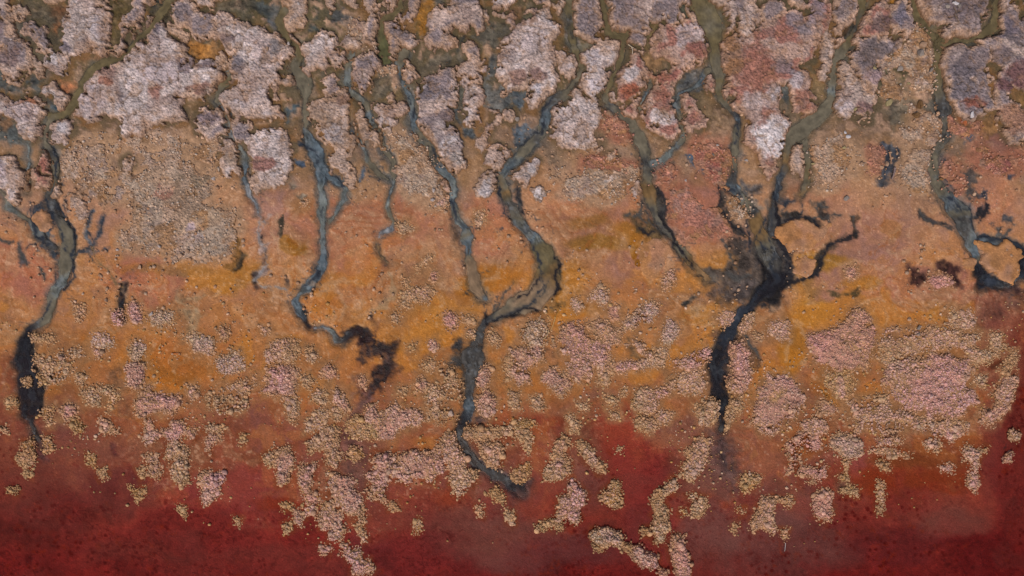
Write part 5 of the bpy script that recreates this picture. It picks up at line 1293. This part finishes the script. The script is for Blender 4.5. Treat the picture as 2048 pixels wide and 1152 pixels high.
# patches of another colour on the crust tops: x, y, rx, ry, colour
TOPS = [
 (1540,276,36,46,(226,218,220)),(1320,240,26,18,(200,188,186)),(1520,205,46,18,(172,152,148)),(1375,80,28,26,(176,160,160)),(1400,85,24,20,(178,160,158)),
 (1500,140,42,42,(142,94,80)),(1460,115,20,40,(134,96,66)),(1385,105,26,14,(138,86,76)),(1335,145,20,24,(140,86,78)),(1315,180,20,30,(144,92,78)),(1330,140,12,8,(110,92,96)),
 (1580,50,16,20,(122,110,114)),(1605,65,14,18,(122,110,114)),(1625,30,20,26,(140,124,130)),(1258,185,20,16,(150,86,64)),(1262,150,18,14,(188,176,176)),
 (1185,120,18,16,(186,172,174)),(1190,170,20,14,(184,170,172)),(1145,240,26,20,(180,160,154)),(1136,118,10,22,(176,160,160)),(1070,185,12,12,(190,180,184)),(1075,155,16,14,(126,98,92)),
 (1035,160,16,12,(128,98,88)),(1070,90,26,20,(176,158,156)),(1042,38,30,20,(134,104,88)),(160,60,40,40,(174,156,150)),(200,60,14,22,(180,166,168)),(142,102,14,10,(116,104,110)),
 (225,150,18,16,(128,100,94)),(222,165,14,8,(140,88,72)),(190,200,30,34,(178,160,160)),(300,90,30,20,(140,122,120)),(318,60,16,12,(112,100,106)),(300,115,60,24,(168,148,142)),(380,135,16,12,(120,104,108)),
 (425,135,24,10,(120,104,106)),(405,180,22,14,(136,100,88)),(320,190,16,12,(140,98,86)),(330,150,40,24,(174,156,156)),(255,200,10,18,(120,108,110)),(425,240,24,16,(116,100,104)),
 (483,135,14,20,(110,102,108)),(490,200,20,14,(176,160,160)),(460,85,10,10,(124,106,104)),(555,100,24,16,(112,104,104)),(530,110,20,30,(170,150,146)),(520,170,30,40,(172,154,150)),
 (580,290,20,30,(156,136,128)),(530,330,24,14,(142,98,88)),(560,250,28,26,(176,160,158)),(665,265,16,22,(158,144,142)),(640,240,24,20,(152,128,112)),(688,205,16,12,(138,104,84)),
 (890,260,24,16,(178,160,156)),(905,290,22,16,(184,172,172)),(880,310,20,16,(182,168,168)),(915,320,16,16,(174,160,154)),(860,190,20,24,(112,102,106)),(898,235,14,10,(116,98,96)),(842,170,10,16,(176,160,158)),
 (978,380,12,18,(180,168,168)),(985,330,14,18,(170,152,146)),(1000,310,12,12,(164,144,136)),(1055,345,14,14,(180,168,166)),(1077,388,14,12,(200,190,192)),(1140,385,10,8,(196,186,186)),(1215,362,12,8,(192,182,180)),
 (10,340,12,24,(186,168,172)),(30,395,12,16,(182,164,160)),(95,335,12,18,(150,98,84)),(50,225,34,20,(174,154,152)),(120,120,18,14,(180,168,168)),(108,190,14,12,(186,174,174)),(137,260,14,10,(176,166,168)),
 (70,205,16,6,(146,92,66)),(22,120,10,12,(112,96,98)),(42,120,10,20,(110,92,92)),(10,60,8,16,(128,108,110)),(400,370,40,30,(128,110,92)),(380,400,50,30,(142,118,100)),(160,355,14,8,(176,164,164)),
 (242,390,10,20,(174,154,146)),(195,385,20,14,(160,136,126)),(395,475,16,10,(182,168,168)),(385,455,10,8,(172,150,154)),(320,455,18,16,(144,124,112)),(330,385,16,14,(148,104,88)),(435,425,24,18,(164,138,116)),(465,310,14,24,(162,138,122)),
 (1745,115,34,26,(104,92,92)),(1760,55,26,16,(100,78,76)),(1795,35,12,22,(106,98,108)),(1740,160,20,12,(158,132,132)),(1830,168,14,8,(172,154,152)),(1845,130,14,10,(118,104,112)),(1920,30,44,24,(112,98,100)),(1940,50,30,20,(126,110,108)),
 (1920,140,24,30,(104,94,98)),(1900,115,14,18,(152,134,130)),(1915,185,30,20,(108,98,102)),(1995,60,24,22,(112,100,108)),(1985,120,30,18,(108,94,96)),(2030,150,30,24,(116,80,78)),(2010,175,30,10,(108,74,74)),(2020,240,40,30,(144,104,84)),
 (1680,215,18,14,(174,158,158)),(1725,215,20,12,(130,100,96)),(1560,140,20,16,(126,108,110)),(1583,165,16,18,(176,162,164)),(1550,195,20,16,(174,160,160)),(1600,205,24,20,(148,100,84)),(1940,210,20,12,(142,84,68)),
 (1380,305,30,20,(148,88,74)),(1430,330,20,30,(150,84,72)),(1255,290,30,24,(152,96,80)),(1280,320,20,14,(150,94,80)),(1990,330,26,22,(140,80,76)),(1970,320,20,12,(148,96,84)),
 (700,35,0.1,0.1,(0,0,0)),(1120,130,16,30,(164,142,134)),
]
NAMES = {'m': 'mauve-grey topped', 'w': 'whitish', 'p': 'pink-beige', 'r': 'red-stained', 'g': 'grainy tan', 'R': 'grainy reddish', 's': 'smooth salmon'}
GRP = {'m': 'raised salt crust plates between the streams', 'w': 'raised salt crust plates between the streams', 'p': 'raised salt crust plates between the streams', 'r': 'raised salt crust plates between the streams',
       'g': 'low grainy salt patches', 'R': 'low grainy salt patches', 's': 'smooth mud slabs'}
def ico(sub):
    import bmesh
    bm = bmesh.new(); bmesh.ops.create_icosphere(bm, subdivisions=sub, radius=1.0)
    V = np.array([v.co[:] for v in bm.verts], np.float32); F = np.array([[v.index for v in f.verts] for f in bm.faces], np.int64)
    bm.free(); return V, F
ICO0, ICO1 = ico(1), ico(2)
TRIS = [0]
def balls(cen, rad, colr, big=4.0, squash=0.78, rough=0.20):
    """cen nx3 world, rad n world, colr nx3 sRGB"""
    Vs, Fs, Cs = [], [], []; off = 0
    for sel, (T, TF) in (((rad * 100 >= big), ICO1), ((rad * 100 < big), ICO0)):
        n = int(sel.sum())
        if n == 0: continue
        c, r, cc = cen[sel], rad[sel], colr[sel]
        S = rs.uniform(0.72, 1.28, (n, 1, 3)).astype(np.float32); S[:, :, 2] *= squash
        ang = rs.uniform(0, 6.283, n); ca, sa = np.cos(ang), np.sin(ang)
        T3 = T[None] * S * (1 + rs.uniform(-rough, rough, (n, len(T), 1)))
        x = T3[..., 0] * ca[:, None] - T3[..., 1] * sa[:, None]; y = T3[..., 0] * sa[:, None] + T3[..., 1] * ca[:, None]
        V = np.stack([x, y, T3[..., 2]], -1) * r[:, None, None] + c[:, None]
        Vs.append(V.reshape(-1, 3)); Fs.append((TF[None] + (np.arange(n) * len(T))[:, None, None]).reshape(-1, 3) + off)
        Cs.append(np.repeat(lin(np.clip(cc, 5, 240)), len(T), 0)); off += n * len(T); TRIS[0] += n * len(TF)
    V = np.concatenate(Vs); F = np.concatenate(Fs); C = np.concatenate(Cs)
    return V, F, np.concatenate([C, np.zeros((len(C), 1))], -1)

def scatter_pts(x0, y0, x1, y1, s):
    nx = int((x1 - x0) / s) + 1; ny = int((y1 - y0) / (s * .87)) + 1
    ii, jj = np.meshgrid(np.arange(nx), np.arange(ny))
    x = x0 + (ii + .5 * (jj % 2)) * s + rs.uniform(-.36, .36, ii.shape) * s
    y = y0 + jj * s * .87 + rs.uniform(-.36, .36, ii.shape) * s
    return x.ravel().astype(np.float32), y.ravel().astype(np.float32)

def build_crust(k, P, h, idx):
    P = np.array(P); m = 16
    xs = np.arange(P[:, 0].min() - m, P[:, 0].max() + m, 2.0, dtype=np.float32); ys = np.arange(P[:, 1].min() - m, P[:, 1].max() + m, 2.0, dtype=np.float32)
    x, y = np.meshgrid(xs, ys)
    low = k in 'gR'
    w1, w2, cid = worley(x + 2 * fbm(x, y, 9, 2, 1), y + 2 * fbm(x, y, 9, 2, 4), 6.4, 2)
    v1, v2, cid2 = worley(x, y, 13.0, 5)
    knob = np.clip(1 - 1.25 * w1, 0, 1); knob2 = np.clip(1 - 1.2 * v1, 0, 1)
    wsd = waters(x, y) if k != 's' else None
    if k == 's':
        d = poly_sdf(P, x, y) + 3.0 * fbm(x, y, 20, 3, 2)
        d = d + 4 * fbm(x, y, 12, 3, 5, .6)
        top = h * 0.008 * sst(-5, 5, d) * 0.7 + 0.006 * fbm(x, y, 16, 4, 1, .6) + .003 * knob
    else:
        na = 13.0 if low else 6.5
        d = poly_sdf(P, x + 2.4 * fbm(x, y, 12, 2, 7), y + 2.4 * fbm(x, y, 12, 2, 3)) + na * fbm(x, y, 26, 4, 2, .6) + 3.8 * (knob2 - 0.4) + 4.6 * (knob - .4) + (1.5 if low else 2.4)
        if low:
            d = d - 16 * sst(.0, .6, fbm(x, y, 30, 3, 5)) * (1.3 if h < 4 else .8)
        if not low:   # ragged, eaten-away margins and a few holes through the plate
            er = fbm(x + 4 * fbm(x, y, 9, 2, 2), y, 19, 4, 6, .66)
            d = d - 13 * sst(.22, .55, er) * (1 - sst(5, 20, d)) - 14 * sst(.62, .8, er)
        d = np.minimum(d, 1.0 - wsd + 2.2 * (knob2 - .4) + 1.5 * (knob - .4))
        th = h * 0.0092 * (.45 if low else 1)
        edge = sst(-1.2, 2.2, d) if not low else sst(-3, 9, d)
        shoulder = sst(0, 13, d)
        rim = 1 - sst(3, 12, d)
        top = th * edge * (0.62 + 0.38 * shoulder) + edge * (0.008 * knob * (0.06 + 0.9 * rim + (0.3 if low else 0)) + 0.010 * knob2 * (0.25 + rim) + 0.004 * fbm(x, y, 12, 2, 6, .7) + 0.010 * fbm(x, y, 34, 2, 4))
        # cracks and pits
        ck = 1 - sst(0.0, 0.10, v2 - v1)
        pit = sst(.5, .7, fbm(x, y, 11, 3, 1, .7))
        top -= edge * (0.010 * ck * sst(-.1, .4, fbm(x, y, 50, 2, 3)) + 0.02 * pit * sst(3, 8, d) * (.15 if low else 1))
    b1, b2, bc_ = worley(x + 9 * fbm(x, y, 22, 3, 1, .6), y + 9 * fbm(x, y, 22, 3, 4, .6), 27.0, 6)
    seam = (1 - sst(0.0, 0.11, b2 - b1)) * sst(-.35, .1, fbm(x, y, 36, 2, 2)) * (0 if k == 's' else .2 if low else 1)
    top = top - (0.024 * seam - 0.010 * np.clip(1 - 1.4 * b1, 0, 1) * (k != 's')) * sst(0, 5, d)
    rimc, midc, topc = [np.array(c, np.float32) for c in PAL[k]]
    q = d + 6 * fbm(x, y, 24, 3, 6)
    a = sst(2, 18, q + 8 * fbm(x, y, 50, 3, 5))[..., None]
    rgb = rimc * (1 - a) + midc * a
    if k != 's':
        nn = fbm(x, y, 42, 3, 3 + idx % 4)
        a = (sst(5, 12, q) * sst(-.15, .12, nn + (0.25 if k == 'm' else 0.05)) * (0.85 if k in 'mr' else 0.7))[..., None]
        rgb = rgb * (1 - a) + topc * a
    else:
        a = sst(0, .6, fbm(x, y, 30, 3, 5))[..., None] * .6
        rgb = rgb * (1 - a) + topc * a
    x0, x1, y0, y1 = xs[0], xs[-1], ys[0], ys[-1]
    for (tx, ty, rx, ry, c) in TOPS:
        if tx + rx < x0 or tx - rx > x1 or ty + ry < y0 or ty - ry > y1: continue
        e = np.sqrt(((x + 7 * fbm(x, y, 18, 3, 1) - tx) / rx) ** 2 + ((y + 7 * fbm(x, y, 18, 3, 2) - ty) / ry) ** 2) + 0.22 * fbm(x, y, 9, 3, 4, .7)
        a = ((1 - sst(.75, 1.25, e)) * sst(1.5, 6, q) * .85)[..., None]
        rgb = rgb * (1 - a) + np.array(c, np.float32) * a
    # rusty seep at the foot, grains of lighter and darker salt
    if low:
        a = (sst(.0, .4, fbm(x, y, 46, 4, 1, .6)) * .6)[..., None]
        rgb = rgb * (1 - a) + np.array((176, 148, 130) if k == 'g' else (168, 112, 96), np.float32) * a
        a = (sst(.1, .5, -fbm(x, y, 40, 4, 4, .6)) * .65)[..., None]
        rgb = rgb * (1 - a) + np.array((150, 108, 70), np.float32) * a
    if k != 's':
        rgb = rgb * (1 + .13 * (bc_ - .5))[..., None]
        a = (seam * sst(0, 4, d) * .6)[..., None]
        rgb = rgb * (1 - a) + np.array((112, 88, 70), np.float32) * a
        s1, s2, sc = worley(x, y, 4.3, 4)
        grain = (sc - 0.5) * 0.24 + (cid - 0.5) * 0.12 + (cid2 - .5) * 0.08 - .10 * (1 - sst(0, .18, v2 - v1))
        rgb = rgb * (1 + grain)[..., None]
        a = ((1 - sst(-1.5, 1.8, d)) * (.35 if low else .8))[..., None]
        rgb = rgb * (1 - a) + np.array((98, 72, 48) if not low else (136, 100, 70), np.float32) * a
        a = (sst(.05, .5, fbm(x, y, 58, 4, 3, .6)) * (.3 if k == 'w' else .12))[..., None]
        rgb = rgb * (1 - a) + np.array((150, 112, 88), np.float32) * a
        a = (sst(.35, .6, -fbm(x, y, 30, 4, 7, .6)) * .4)[..., None]
        rgb = rgb * (1 - a) + np.array((130, 108, 102), np.float32) * a
        a = (sst(.25, .65, fbm(x, y, 17, 4, 2, .65)) * (.45 if low else .32))[..., None]
        rgb = rgb * (1 - a) + np.array((140, 100, 68), np.float32) * a
    else:
        a = sst(-.1, .5, fbm(x, y, 44, 3, 1, .6))[..., None] * .6
        rgb = rgb * (1 - a) + np.array((162, 110, 62), np.float32) * a
        rgb = rgb * (1 + 0.13 * fbm(x, y, 12, 4, 5, .8) + .1 * (cid2 - .5))[..., None]
    z = g0(x, y) + 0.004 + top - 0.075 * (1 - sst(-6, -0.4, d))
    V = np.stack([wx(x), wy(y), z], -1).reshape(-1, 3)
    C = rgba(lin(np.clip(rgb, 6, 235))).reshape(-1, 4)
    F = grid_faces(len(ys), len(xs), d > -4.5)
    if len(F) == 0: return
    V, F, C = compact(V, F, C)
    nm = 'mud_slab' if k == 's' else 'grainy_salt_patch' if low else 'salt_crust_plate'
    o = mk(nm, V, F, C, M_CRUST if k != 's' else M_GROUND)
    if low:
        gx_, gy_ = scatter_pts(x0 + 6, y0 + 6, x1 - 6, y1 - 6, 4.4)
        gd = poly_sdf(P, gx_, gy_) + 13 * fbm(gx_, gy_, 26, 4, 2, .6) - 10 * sst(0, .6, fbm(gx_, gy_, 30, 3, 5))
        kp = rs.rand(len(gx_)) < sst(-22, 10, gd) * (.18 + .5 * sst(-.1, .5, fbm(gx_, gy_, 20, 3, 7)))
        if h >= 2 and kp.sum() > 3:
            a_, b_ = gx_[kp], gy_[kp]; gd = gd[kp]
            rr = 2.4 * (.45 + .75 * rs.rand(len(a_)) ** 2) / 100
            zz = g0(a_, b_) + 0.004 + th * sst(-3, 9, gd) * .8 + rr * .6
            pal = np.array([midc, rimc, topc, midc * 1.1], np.float32)
            cc = pal[rs.randint(0, 4, len(a_))] * rs.uniform(.9, 1.15, (len(a_), 1))
            V, F, C = balls(np.stack([wx(a_), wy(b_), zz], -1).astype(np.float32), rr.astype(np.float32), cc, big=9, rough=.2)
            g = mk('salt_grain', V, F, C, M_NOD, o); tag(g, kind='stuff')
    describe(o, NAMES[k], 'mud slab' if k == 's' else 'salt patch' if low else 'salt crust plate', 'mud slab' if k == 's' else 'salt crust', GRP[k], P)
for i, (k, P, h) in enumerate(crusts):
    build_crust(k, P, h, i)

# ------------------------------------------------------------------ nodule clusters: tile, colour kind, spacing px, height, polygons
# colour kinds: P pink, b beige, y golden, G grey, r red-pink

NPAL = {'P': [(196, 150, 142), (186, 138, 126), (172, 124, 108), (206, 166, 160)], 'b': [(184, 148, 120), (170, 132, 98), (194, 160, 134), (160, 120, 86)],
        'y': [(174, 134, 86), (160, 116, 64), (184, 146, 102), (168, 124, 72)], 'G': [(180, 156, 138), (168, 142, 122), (192, 168, 152), (172, 138, 116)],
        'r': [(190, 132, 120), (194, 144, 132), (174, 114, 98), (184, 136, 114)], 'w': [(200, 164, 154), (206, 174, 166), (190, 152, 140), (194, 158, 150)]}
NNAME = {'P': 'pinkish', 'b': 'beige', 'y': 'golden-brown', 'G': 'grey-beige', 'r': 'reddish pink', 'w': 'pale pink'}

def build_cluster(k, s, h, P, idx):
    P = np.array(P); m = 12; area = np.ptp(P[:, 0]) * np.ptp(P[:, 1])
    def dist(x, y):
        a = 14.0 if area > 9000 else 7.0 if area > 1800 else 2.6
        return poly_sdf(P, x, y) + a * fbm(x, y, 26 if area > 1800 else 18, 4, 2, .62) + 1.5
    def mound(x, y, d):
        lump = fbm(x, y, 18, 2, 5); a1, a2, _ = worley(x, y, 13, 3)
        return h * 0.0075 * (sst(-2, 3, d) * .45 + .55 * sst(0, 16, d)) * (.65 + .4 * lump + .85 * np.clip(1 - a1 * 1.25, 0, 1))
    xs = np.arange(P[:, 0].min() - m, P[:, 0].max() + m, 3.0, dtype=np.float32); ys = np.arange(P[:, 1].min() - m, P[:, 1].max() + m, 3.0, dtype=np.float32)
    x, y = np.meshgrid(xs, ys); d = dist(x, y)
    inwater = waters(np.array([[P[:, 0].mean()]], np.float32), np.array([[P[:, 1].mean()]], np.float32))[0, 0] > 1
    if not inwater: d = np.minimum(d, 1 - waters(x, y))
    small = area < 3500
    if not small and h <= 5: d = d - 16 * sst(.05, .4, fbm(x, y, 22, 3, 1))
    d = d - 2
    pal = np.array(NPAL[k], np.float32)
    gapf = sst(.2, .6, fbm(x, y, 26, 3, 1)) if h <= 4 else 0
    z = np.maximum(g0(x, y), -0.02) + mound(x, y, d) - 0.001 - 0.08 * (1 - sst(-7, -1, d))
    bmix = sst(-.3, .3, fbm(x, y, 34, 4, 6, .6))[..., None]
    base = (pal[1] * bmix + np.array(NPAL['b'][1], np.float32) * (1 - bmix)) * .76 + np.array((124, 84, 50), np.float32) * 0.24
    rgb = base * (1 + .22 * fbm(x, y, 9, 3, 3, .75))[..., None]
    V = np.stack([wx(x), wy(y), z], -1).reshape(-1, 3); C = rgba(lin(rgb)).reshape(-1, 4)
    F = grid_faces(len(ys), len(xs), d > -4)
    V, F, C = compact(V, F, C)
    root = mk('nodule_cluster', V, F, C, M_CRUST)
    describe(root, NNAME[k] + ' popcorn', 'salt nodule cluster', 'salt cluster', 'clusters of rounded salt nodules', P)
    x, y = scatter_pts(P[:, 0].min() - 8, P[:, 1].min() - 8, P[:, 0].max() + 8, P[:, 1].max() + 8, s)
    d = dist(x, y)
    gap = fbm(x, y, 22, 3, 1)
    p = sst(-9, 0.5, d)
    if not small: p = p * (1 - (.65 if h <= 5 else .35) * sst(.1, .45, gap)) * (1 - (.15 if h <= 4 else 0))
    keep = rs.rand(len(x)) < p * ((waters(x, y) < 1 + 3 * rs.rand(len(x))) | inwater)
    x, y, d = x[keep], y[keep], d[keep]
    if len(x) == 0: return
    r = s * (.32 + .66 * rs.rand(len(x)) ** 2.2) * (1 - .25 * (d < -1)) / 100
    big = rs.rand(len(x)) < .05; r = np.where(big, r * 1.6, r)
    z = np.maximum(g0(x, y), -0.02) + np.where(d > -3, mound(x, y, d), 0) + r * rs.uniform(-.45, .3, len(x))
    cen = np.stack([wx(x), wy(y), z], -1)
    patch = fbm(x, y, 30, 2, 6)
    w = np.clip(np.stack([.5 + patch, .5 - patch, rs.rand(len(x)) * .9, rs.rand(len(x)) * .4], -1), .02, 2); w /= w.sum(-1, keepdims=True)
    gpal = np.array(NPAL['b'], np.float32) * (1 - sst(-.2, .35, fbm(x, y, 90, 3, 3)))[:, None, None] + np.array(NPAL['P'], np.float32) * sst(-.2, .35, fbm(x, y, 90, 3, 3))[:, None, None]
    cc = (.55 * (w @ pal) + .45 * np.einsum('nk,nkc->nc', w, gpal)) * rs.uniform(.86, 1.14, (len(x), 1)) + rs.uniform(-4, 4, (len(x), 3))
    e = (.62 * (1 - sst(0, 9, d + 5 * patch)) * (1 if h > 2 else .5))[:, None]
    cc = cc * (1 - e) + np.array((172, 129, 86), np.float32) * rs.uniform(.85, 1.15, (len(x), 1)) * e
    V, F, C = balls(cen.astype(np.float32), r.astype(np.float32), cc)
    o = mk('nodule', V, F, C, M_NOD, root)
    tag(o, kind='stuff')
for i, (k, sp, h, P) in enumerate(clusters):
    build_cluster(k, sp * 0.64, h, P, i)

# ------------------------------------------------------------------ loose grains nobody could count
def loose(name, n, cenf, rlo, rhi, pals, seed):
    r_ = np.random.RandomState(seed)
    x = r_.uniform(-60, 2108, n * 4).astype(np.float32); y = r_.uniform(-60, 1150, n * 4).astype(np.float32)
    p = cenf(x, y); keep = r_.rand(len(x)) < p
    x, y = x[keep][:n], y[keep][:n]
    r = (rlo + (rhi - rlo) * r_.rand(len(x)) ** 2.5) / 100
    z = np.maximum(g0(x, y), -0.012) + r * .3
    pal = np.array(pals, np.float32)
    cc = pal[r_.randint(0, len(pal), len(x))] * r_.uniform(.88, 1.12, (len(x), 1))
    V, F, C = balls(np.stack([wx(x), wy(y), z], -1).astype(np.float32), r.astype(np.float32), cc, big=9, rough=.2)
    o = mk(name, V, F, C, M_NOD); tag(o, kind='stuff')
def nearstream(x, y):
    b = np.zeros_like(x)
    for nm, P in ST:
        d, _ = line_sdf(P, x, y); b = np.maximum(b, sst(-6, 0, d))
    return b
loose('salt_grain', 8000, lambda x, y: sst(560, 660, y) * (1 - sst(-40, 40, y - shore(x))) * sst(-.15, .45, fbm(x, y, 80, 4, 3, .6)) * (1 - nearstream(x, y)), 1.0, 3.6, NPAL['b'] + NPAL['y'], 3)
loose('salt_grain', 3800, lambda x, y: sst(120, 300, y) * (1 - sst(560, 640, y)) * sst(0.0, .5, fbm(x, y, 60, 4, 5, .6)) * (1 - nearstream(x, y)), 1.0, 4.2, [(168, 132, 104), (156, 116, 86), (176, 142, 116)], 4)
loose('salt_grain', 700, lambda x, y: sst(-60, 0, y - shore(x)) * (1 - sst(20, 130, y - shore(x))) * sst(-.1, .4, fbm(x, y, 60, 3, 2, .6)), 1.4, 4.0, NPAL['y'], 5)

# ------------------------------------------------------------------ single stones
STN = """465,64,10,w 419,43,8,t 27,99,7,t 35,85,6,w 21,222,8,w 112,284,6,t 772,16,9,t 603,16,7,w 628,117,8,w 584,94,7,w 543,105,8,t 656,242,8,t 823,271,8,g 1034,241,10,g
1897,15,13,W 1882,22,10,g 1905,22,10,g 1835,96,13,t 1830,112,17,g 1842,107,8,t 1797,85,9,t 1741,140,9,y 1771,209,17,y 1833,212,16,b 1793,142,12,g 1852,145,10,g 1811,170,8,y 1931,234,13,W 1691,276,10,W 1686,267,7,W 1703,222,8,y 1823,235,15,b 1857,236,9,t
1435,349,10,t 1431,293,7,w 1423,312,8,g 1489,323,8,w 1304,352,9,t 1369,362,7,w 1189,355,7,t 1688,398,12,g 1758,337,11,t 1768,329,11,t 1813,350,8,t 1682,298,8,y 1877,359,10,b 1622,329,8,y
325,494,8,w 366,512,12,t 395,523,8,t 284,535,10,t 380,503,9,t 421,508,9,t 431,359,9,w 239,500,7,w 609,405,10,t 866,402,10,w 869,383,9,w 892,425,8,t 216,600,9,t 306,627,10,w 325,624,10,t 902,827,14,p 533,670,7,t 1833,655,11,g 1831,668,11,g 1815,638,9,t 749,709,0,p"""
SC = {'w': ((172, 158, 152), 'whitish'), 'W': ((198, 190, 190), 'bright white'), 't': ((160, 128, 104), 'tan'), 'g': ((132, 120, 112), 'grey'), 'y': ((150, 134, 96), 'yellowish'), 'b': ((116, 84, 52), 'brown'), 'p': ((186, 158, 140), 'pale pink')}
import bmesh
def crust_level(px, py):
    z = float(g0(np.array([px], np.float32), np.array([py], np.float32))[0]); best = 0
    for k, P, h in crusts:
        A = np.array(P)
        if A[:, 0].min() < px < A[:, 0].max() and A[:, 1].min() < py < A[:, 1].max():
            d = poly_sdf(A, np.array([px], np.float32), np.array([py], np.float32))[0]
            if d > 2 and k != 's': best = max(best, h * 0.0092 * (0.62 + .38 * min(d / 13, 1)))
    return z + best
for q in STN.split():
    x, y, s, c = q.split(','); x, y, s = float(x), float(y), float(s)
    if s == 0: continue
    bm = bmesh.new()
    r = s / 200 * 1.15; e = random.uniform(.55, .95); a = random.uniform(0, 3.1)
    for _ in range(16):
        v = Vector((random.gauss(0, 1), random.gauss(0, 1), random.gauss(0, 1))).normalized()
        X_, Y_ = v.x * r, v.y * r * e
        bm.verts.new((X_ * math.cos(a) - Y_ * math.sin(a), X_ * math.sin(a) + Y_ * math.cos(a), max(-.5, min(.55, v.z)) * r * .9))
    hull = bmesh.ops.convex_hull(bm, input=bm.verts)
    inner = [g for g in hull['geom_interior'] if isinstance(g, bmesh.types.BMVert)]
    bmesh.ops.delete(bm, geom=inner, context='VERTS')
    bmesh.ops.bevel(bm, geom=list(bm.edges), offset=r * .08, segments=1, affect='EDGES')
    bmesh.ops.triangulate(bm, faces=list(bm.faces))
    bm.verts.index_update()
    V = np.array([v.co[:] for v in bm.verts], np.float32); F = np.array([[v.index for v in f.verts] for f in bm.faces]); bm.free()
    cc = np.array(SC[c][0], np.float32) * random.uniform(.92, 1.08)
    C = np.concatenate([np.broadcast_to(lin(cc), (len(V), 3)), np.zeros((len(V), 1))], -1)
    o = mk('stone', V, F, C, M_STONE, smooth=False)
    o.location = (wx(x), wy(y), crust_level(x, y) + r * .30)
    describe(o, SC[c][1], 'angular stone', 'stone', 'loose stones on the salt crust', [(x - s / 2, y - s / 2), (x + s / 2, y + s / 2)])

# ------------------------------------------------------------------ twigs
TW = [([(1110,634),(1107,645),(1101,661)], 2.2, (186,150,96), 'straight straw-coloured twig standing free on the orange mud right of the knobbly cluster'),
      ([(1097,660),(1092,672),(1080,681)], 2.4, (178,150,112), 'curved pale twig lying across the grey-beige nodules'),
      ([(1120,616),(1114,627),(1108,634)], 1.8, (170,124,60), 'short thin brown twig leading up to the golden mud stain'),
      ([(1081,630),(1077,640),(1070,647)], 2.0, (180,150,124), 'stubby bleached twig at the head of the grey-beige nodules'),
      ([(1261,98),(1263,108),(1262,119)], 2.0, (196,178,160), 'bleached upright twig in the olive channel between two crust plates'),
      ([(1254,93),(1262,99),(1272,103)], 2.0, (186,166,140), 'bleached slanting twig across the top of the olive channel'),
      ([(325,688),(321,694),(319,699)], 1.6, (184,150,100), 'tiny slanting twig above the orange flat'),
      ([(346,705),(356,706),(366,705)], 1.5, (170,96,54), 'thin reddish twig lying level on the orange flat'),
      ([(1583,134),(1589,131),(1595,129)], 2.0, (138,106,80), 'short brown twig stuck in the edge of the largest red-stained crust'),
      ([(1893,24),(1898,34),(1902,46)], 2.2, (112,92,76), 'dark steep twig among the white and grey stones'),
      ([(1896,38),(1899,46),(1906,54)], 1.8, (122,100,80), 'dark curved twig just below the white and grey stones'),
      ([(1571,1086),(1570,1096),(1569,1103)], 1.4, (190,180,176), 'hair-thin white twig poking from the open lake water'),
      ([(1773,306),(1775,318),(1776,330)], 4.0, (158,122,96), 'upright tan splinter standing in the dark blue hollow'),
      ([(1784,338),(1781,350),(1778,360)], 5.0, (128,108,104), 'greyish splinter at the right side of the dark blue hollow'),
      ([(218,410),(214,404),(216,416)], 1.8, (176,140,108), 'small hooked twig on the grainy salt beside a dark hole')]
def tube(pts, w, c, label):
    P = [Vector((wx(x), wy(y), crust_level(x, y) + w / 200 + .012 + (.008 if i == 1 else 0))) for i, (x, y) in enumerate(pts)]
    # quadratic through the three points, 9 rings, 6 sides, tapering and slightly crooked
    n, m = 9, 6; V = []; F = []
    for i in range(n):
        t = i / (n - 1)
        p = P[0] * (2 * (t - .5) * (t - 1)) + P[1] * (4 * t * (1 - t)) + P[2] * (2 * t * (t - .5))
        p += Vector((random.uniform(-1, 1), random.uniform(-1, 1), 0)) * w * .0015
        r = w / 200 * (1 - .55 * t) * random.uniform(.85, 1.1)
        T = (P[2] - P[0]).normalized(); S = T.cross(Vector((0, 0, 1))).normalized()
        for j in range(m):
            a = 2 * math.pi * j / m
            V.append(p + S * math.cos(a) * r + Vector((0, 0, 1)) * math.sin(a) * r)
    for i in range(n - 1):
        for j in range(m):
            a = i * m + j; b = i * m + (j + 1) % m
            F += [[a, b, b + m], [a, b + m, a + m]]
    for e in (0, (n - 1) * m):
        for j in range(1, m - 1): F.append([e, e + j, e + j + 1])
    V = np.array([v[:] for v in V], np.float32); F = np.array(F)
    C = np.concatenate([np.broadcast_to(lin(c), (len(V), 3)), np.zeros((len(V), 1))], -1)
    o = mk('twig', V, F, C, M_STONE); tag(o, label, 'twig', 'bleached twigs')
for a in TW: tube(*a)
finish_labels()
print('tris', TRIS[0], sum(len(m.polygons) for m in bpy.data.meshes))
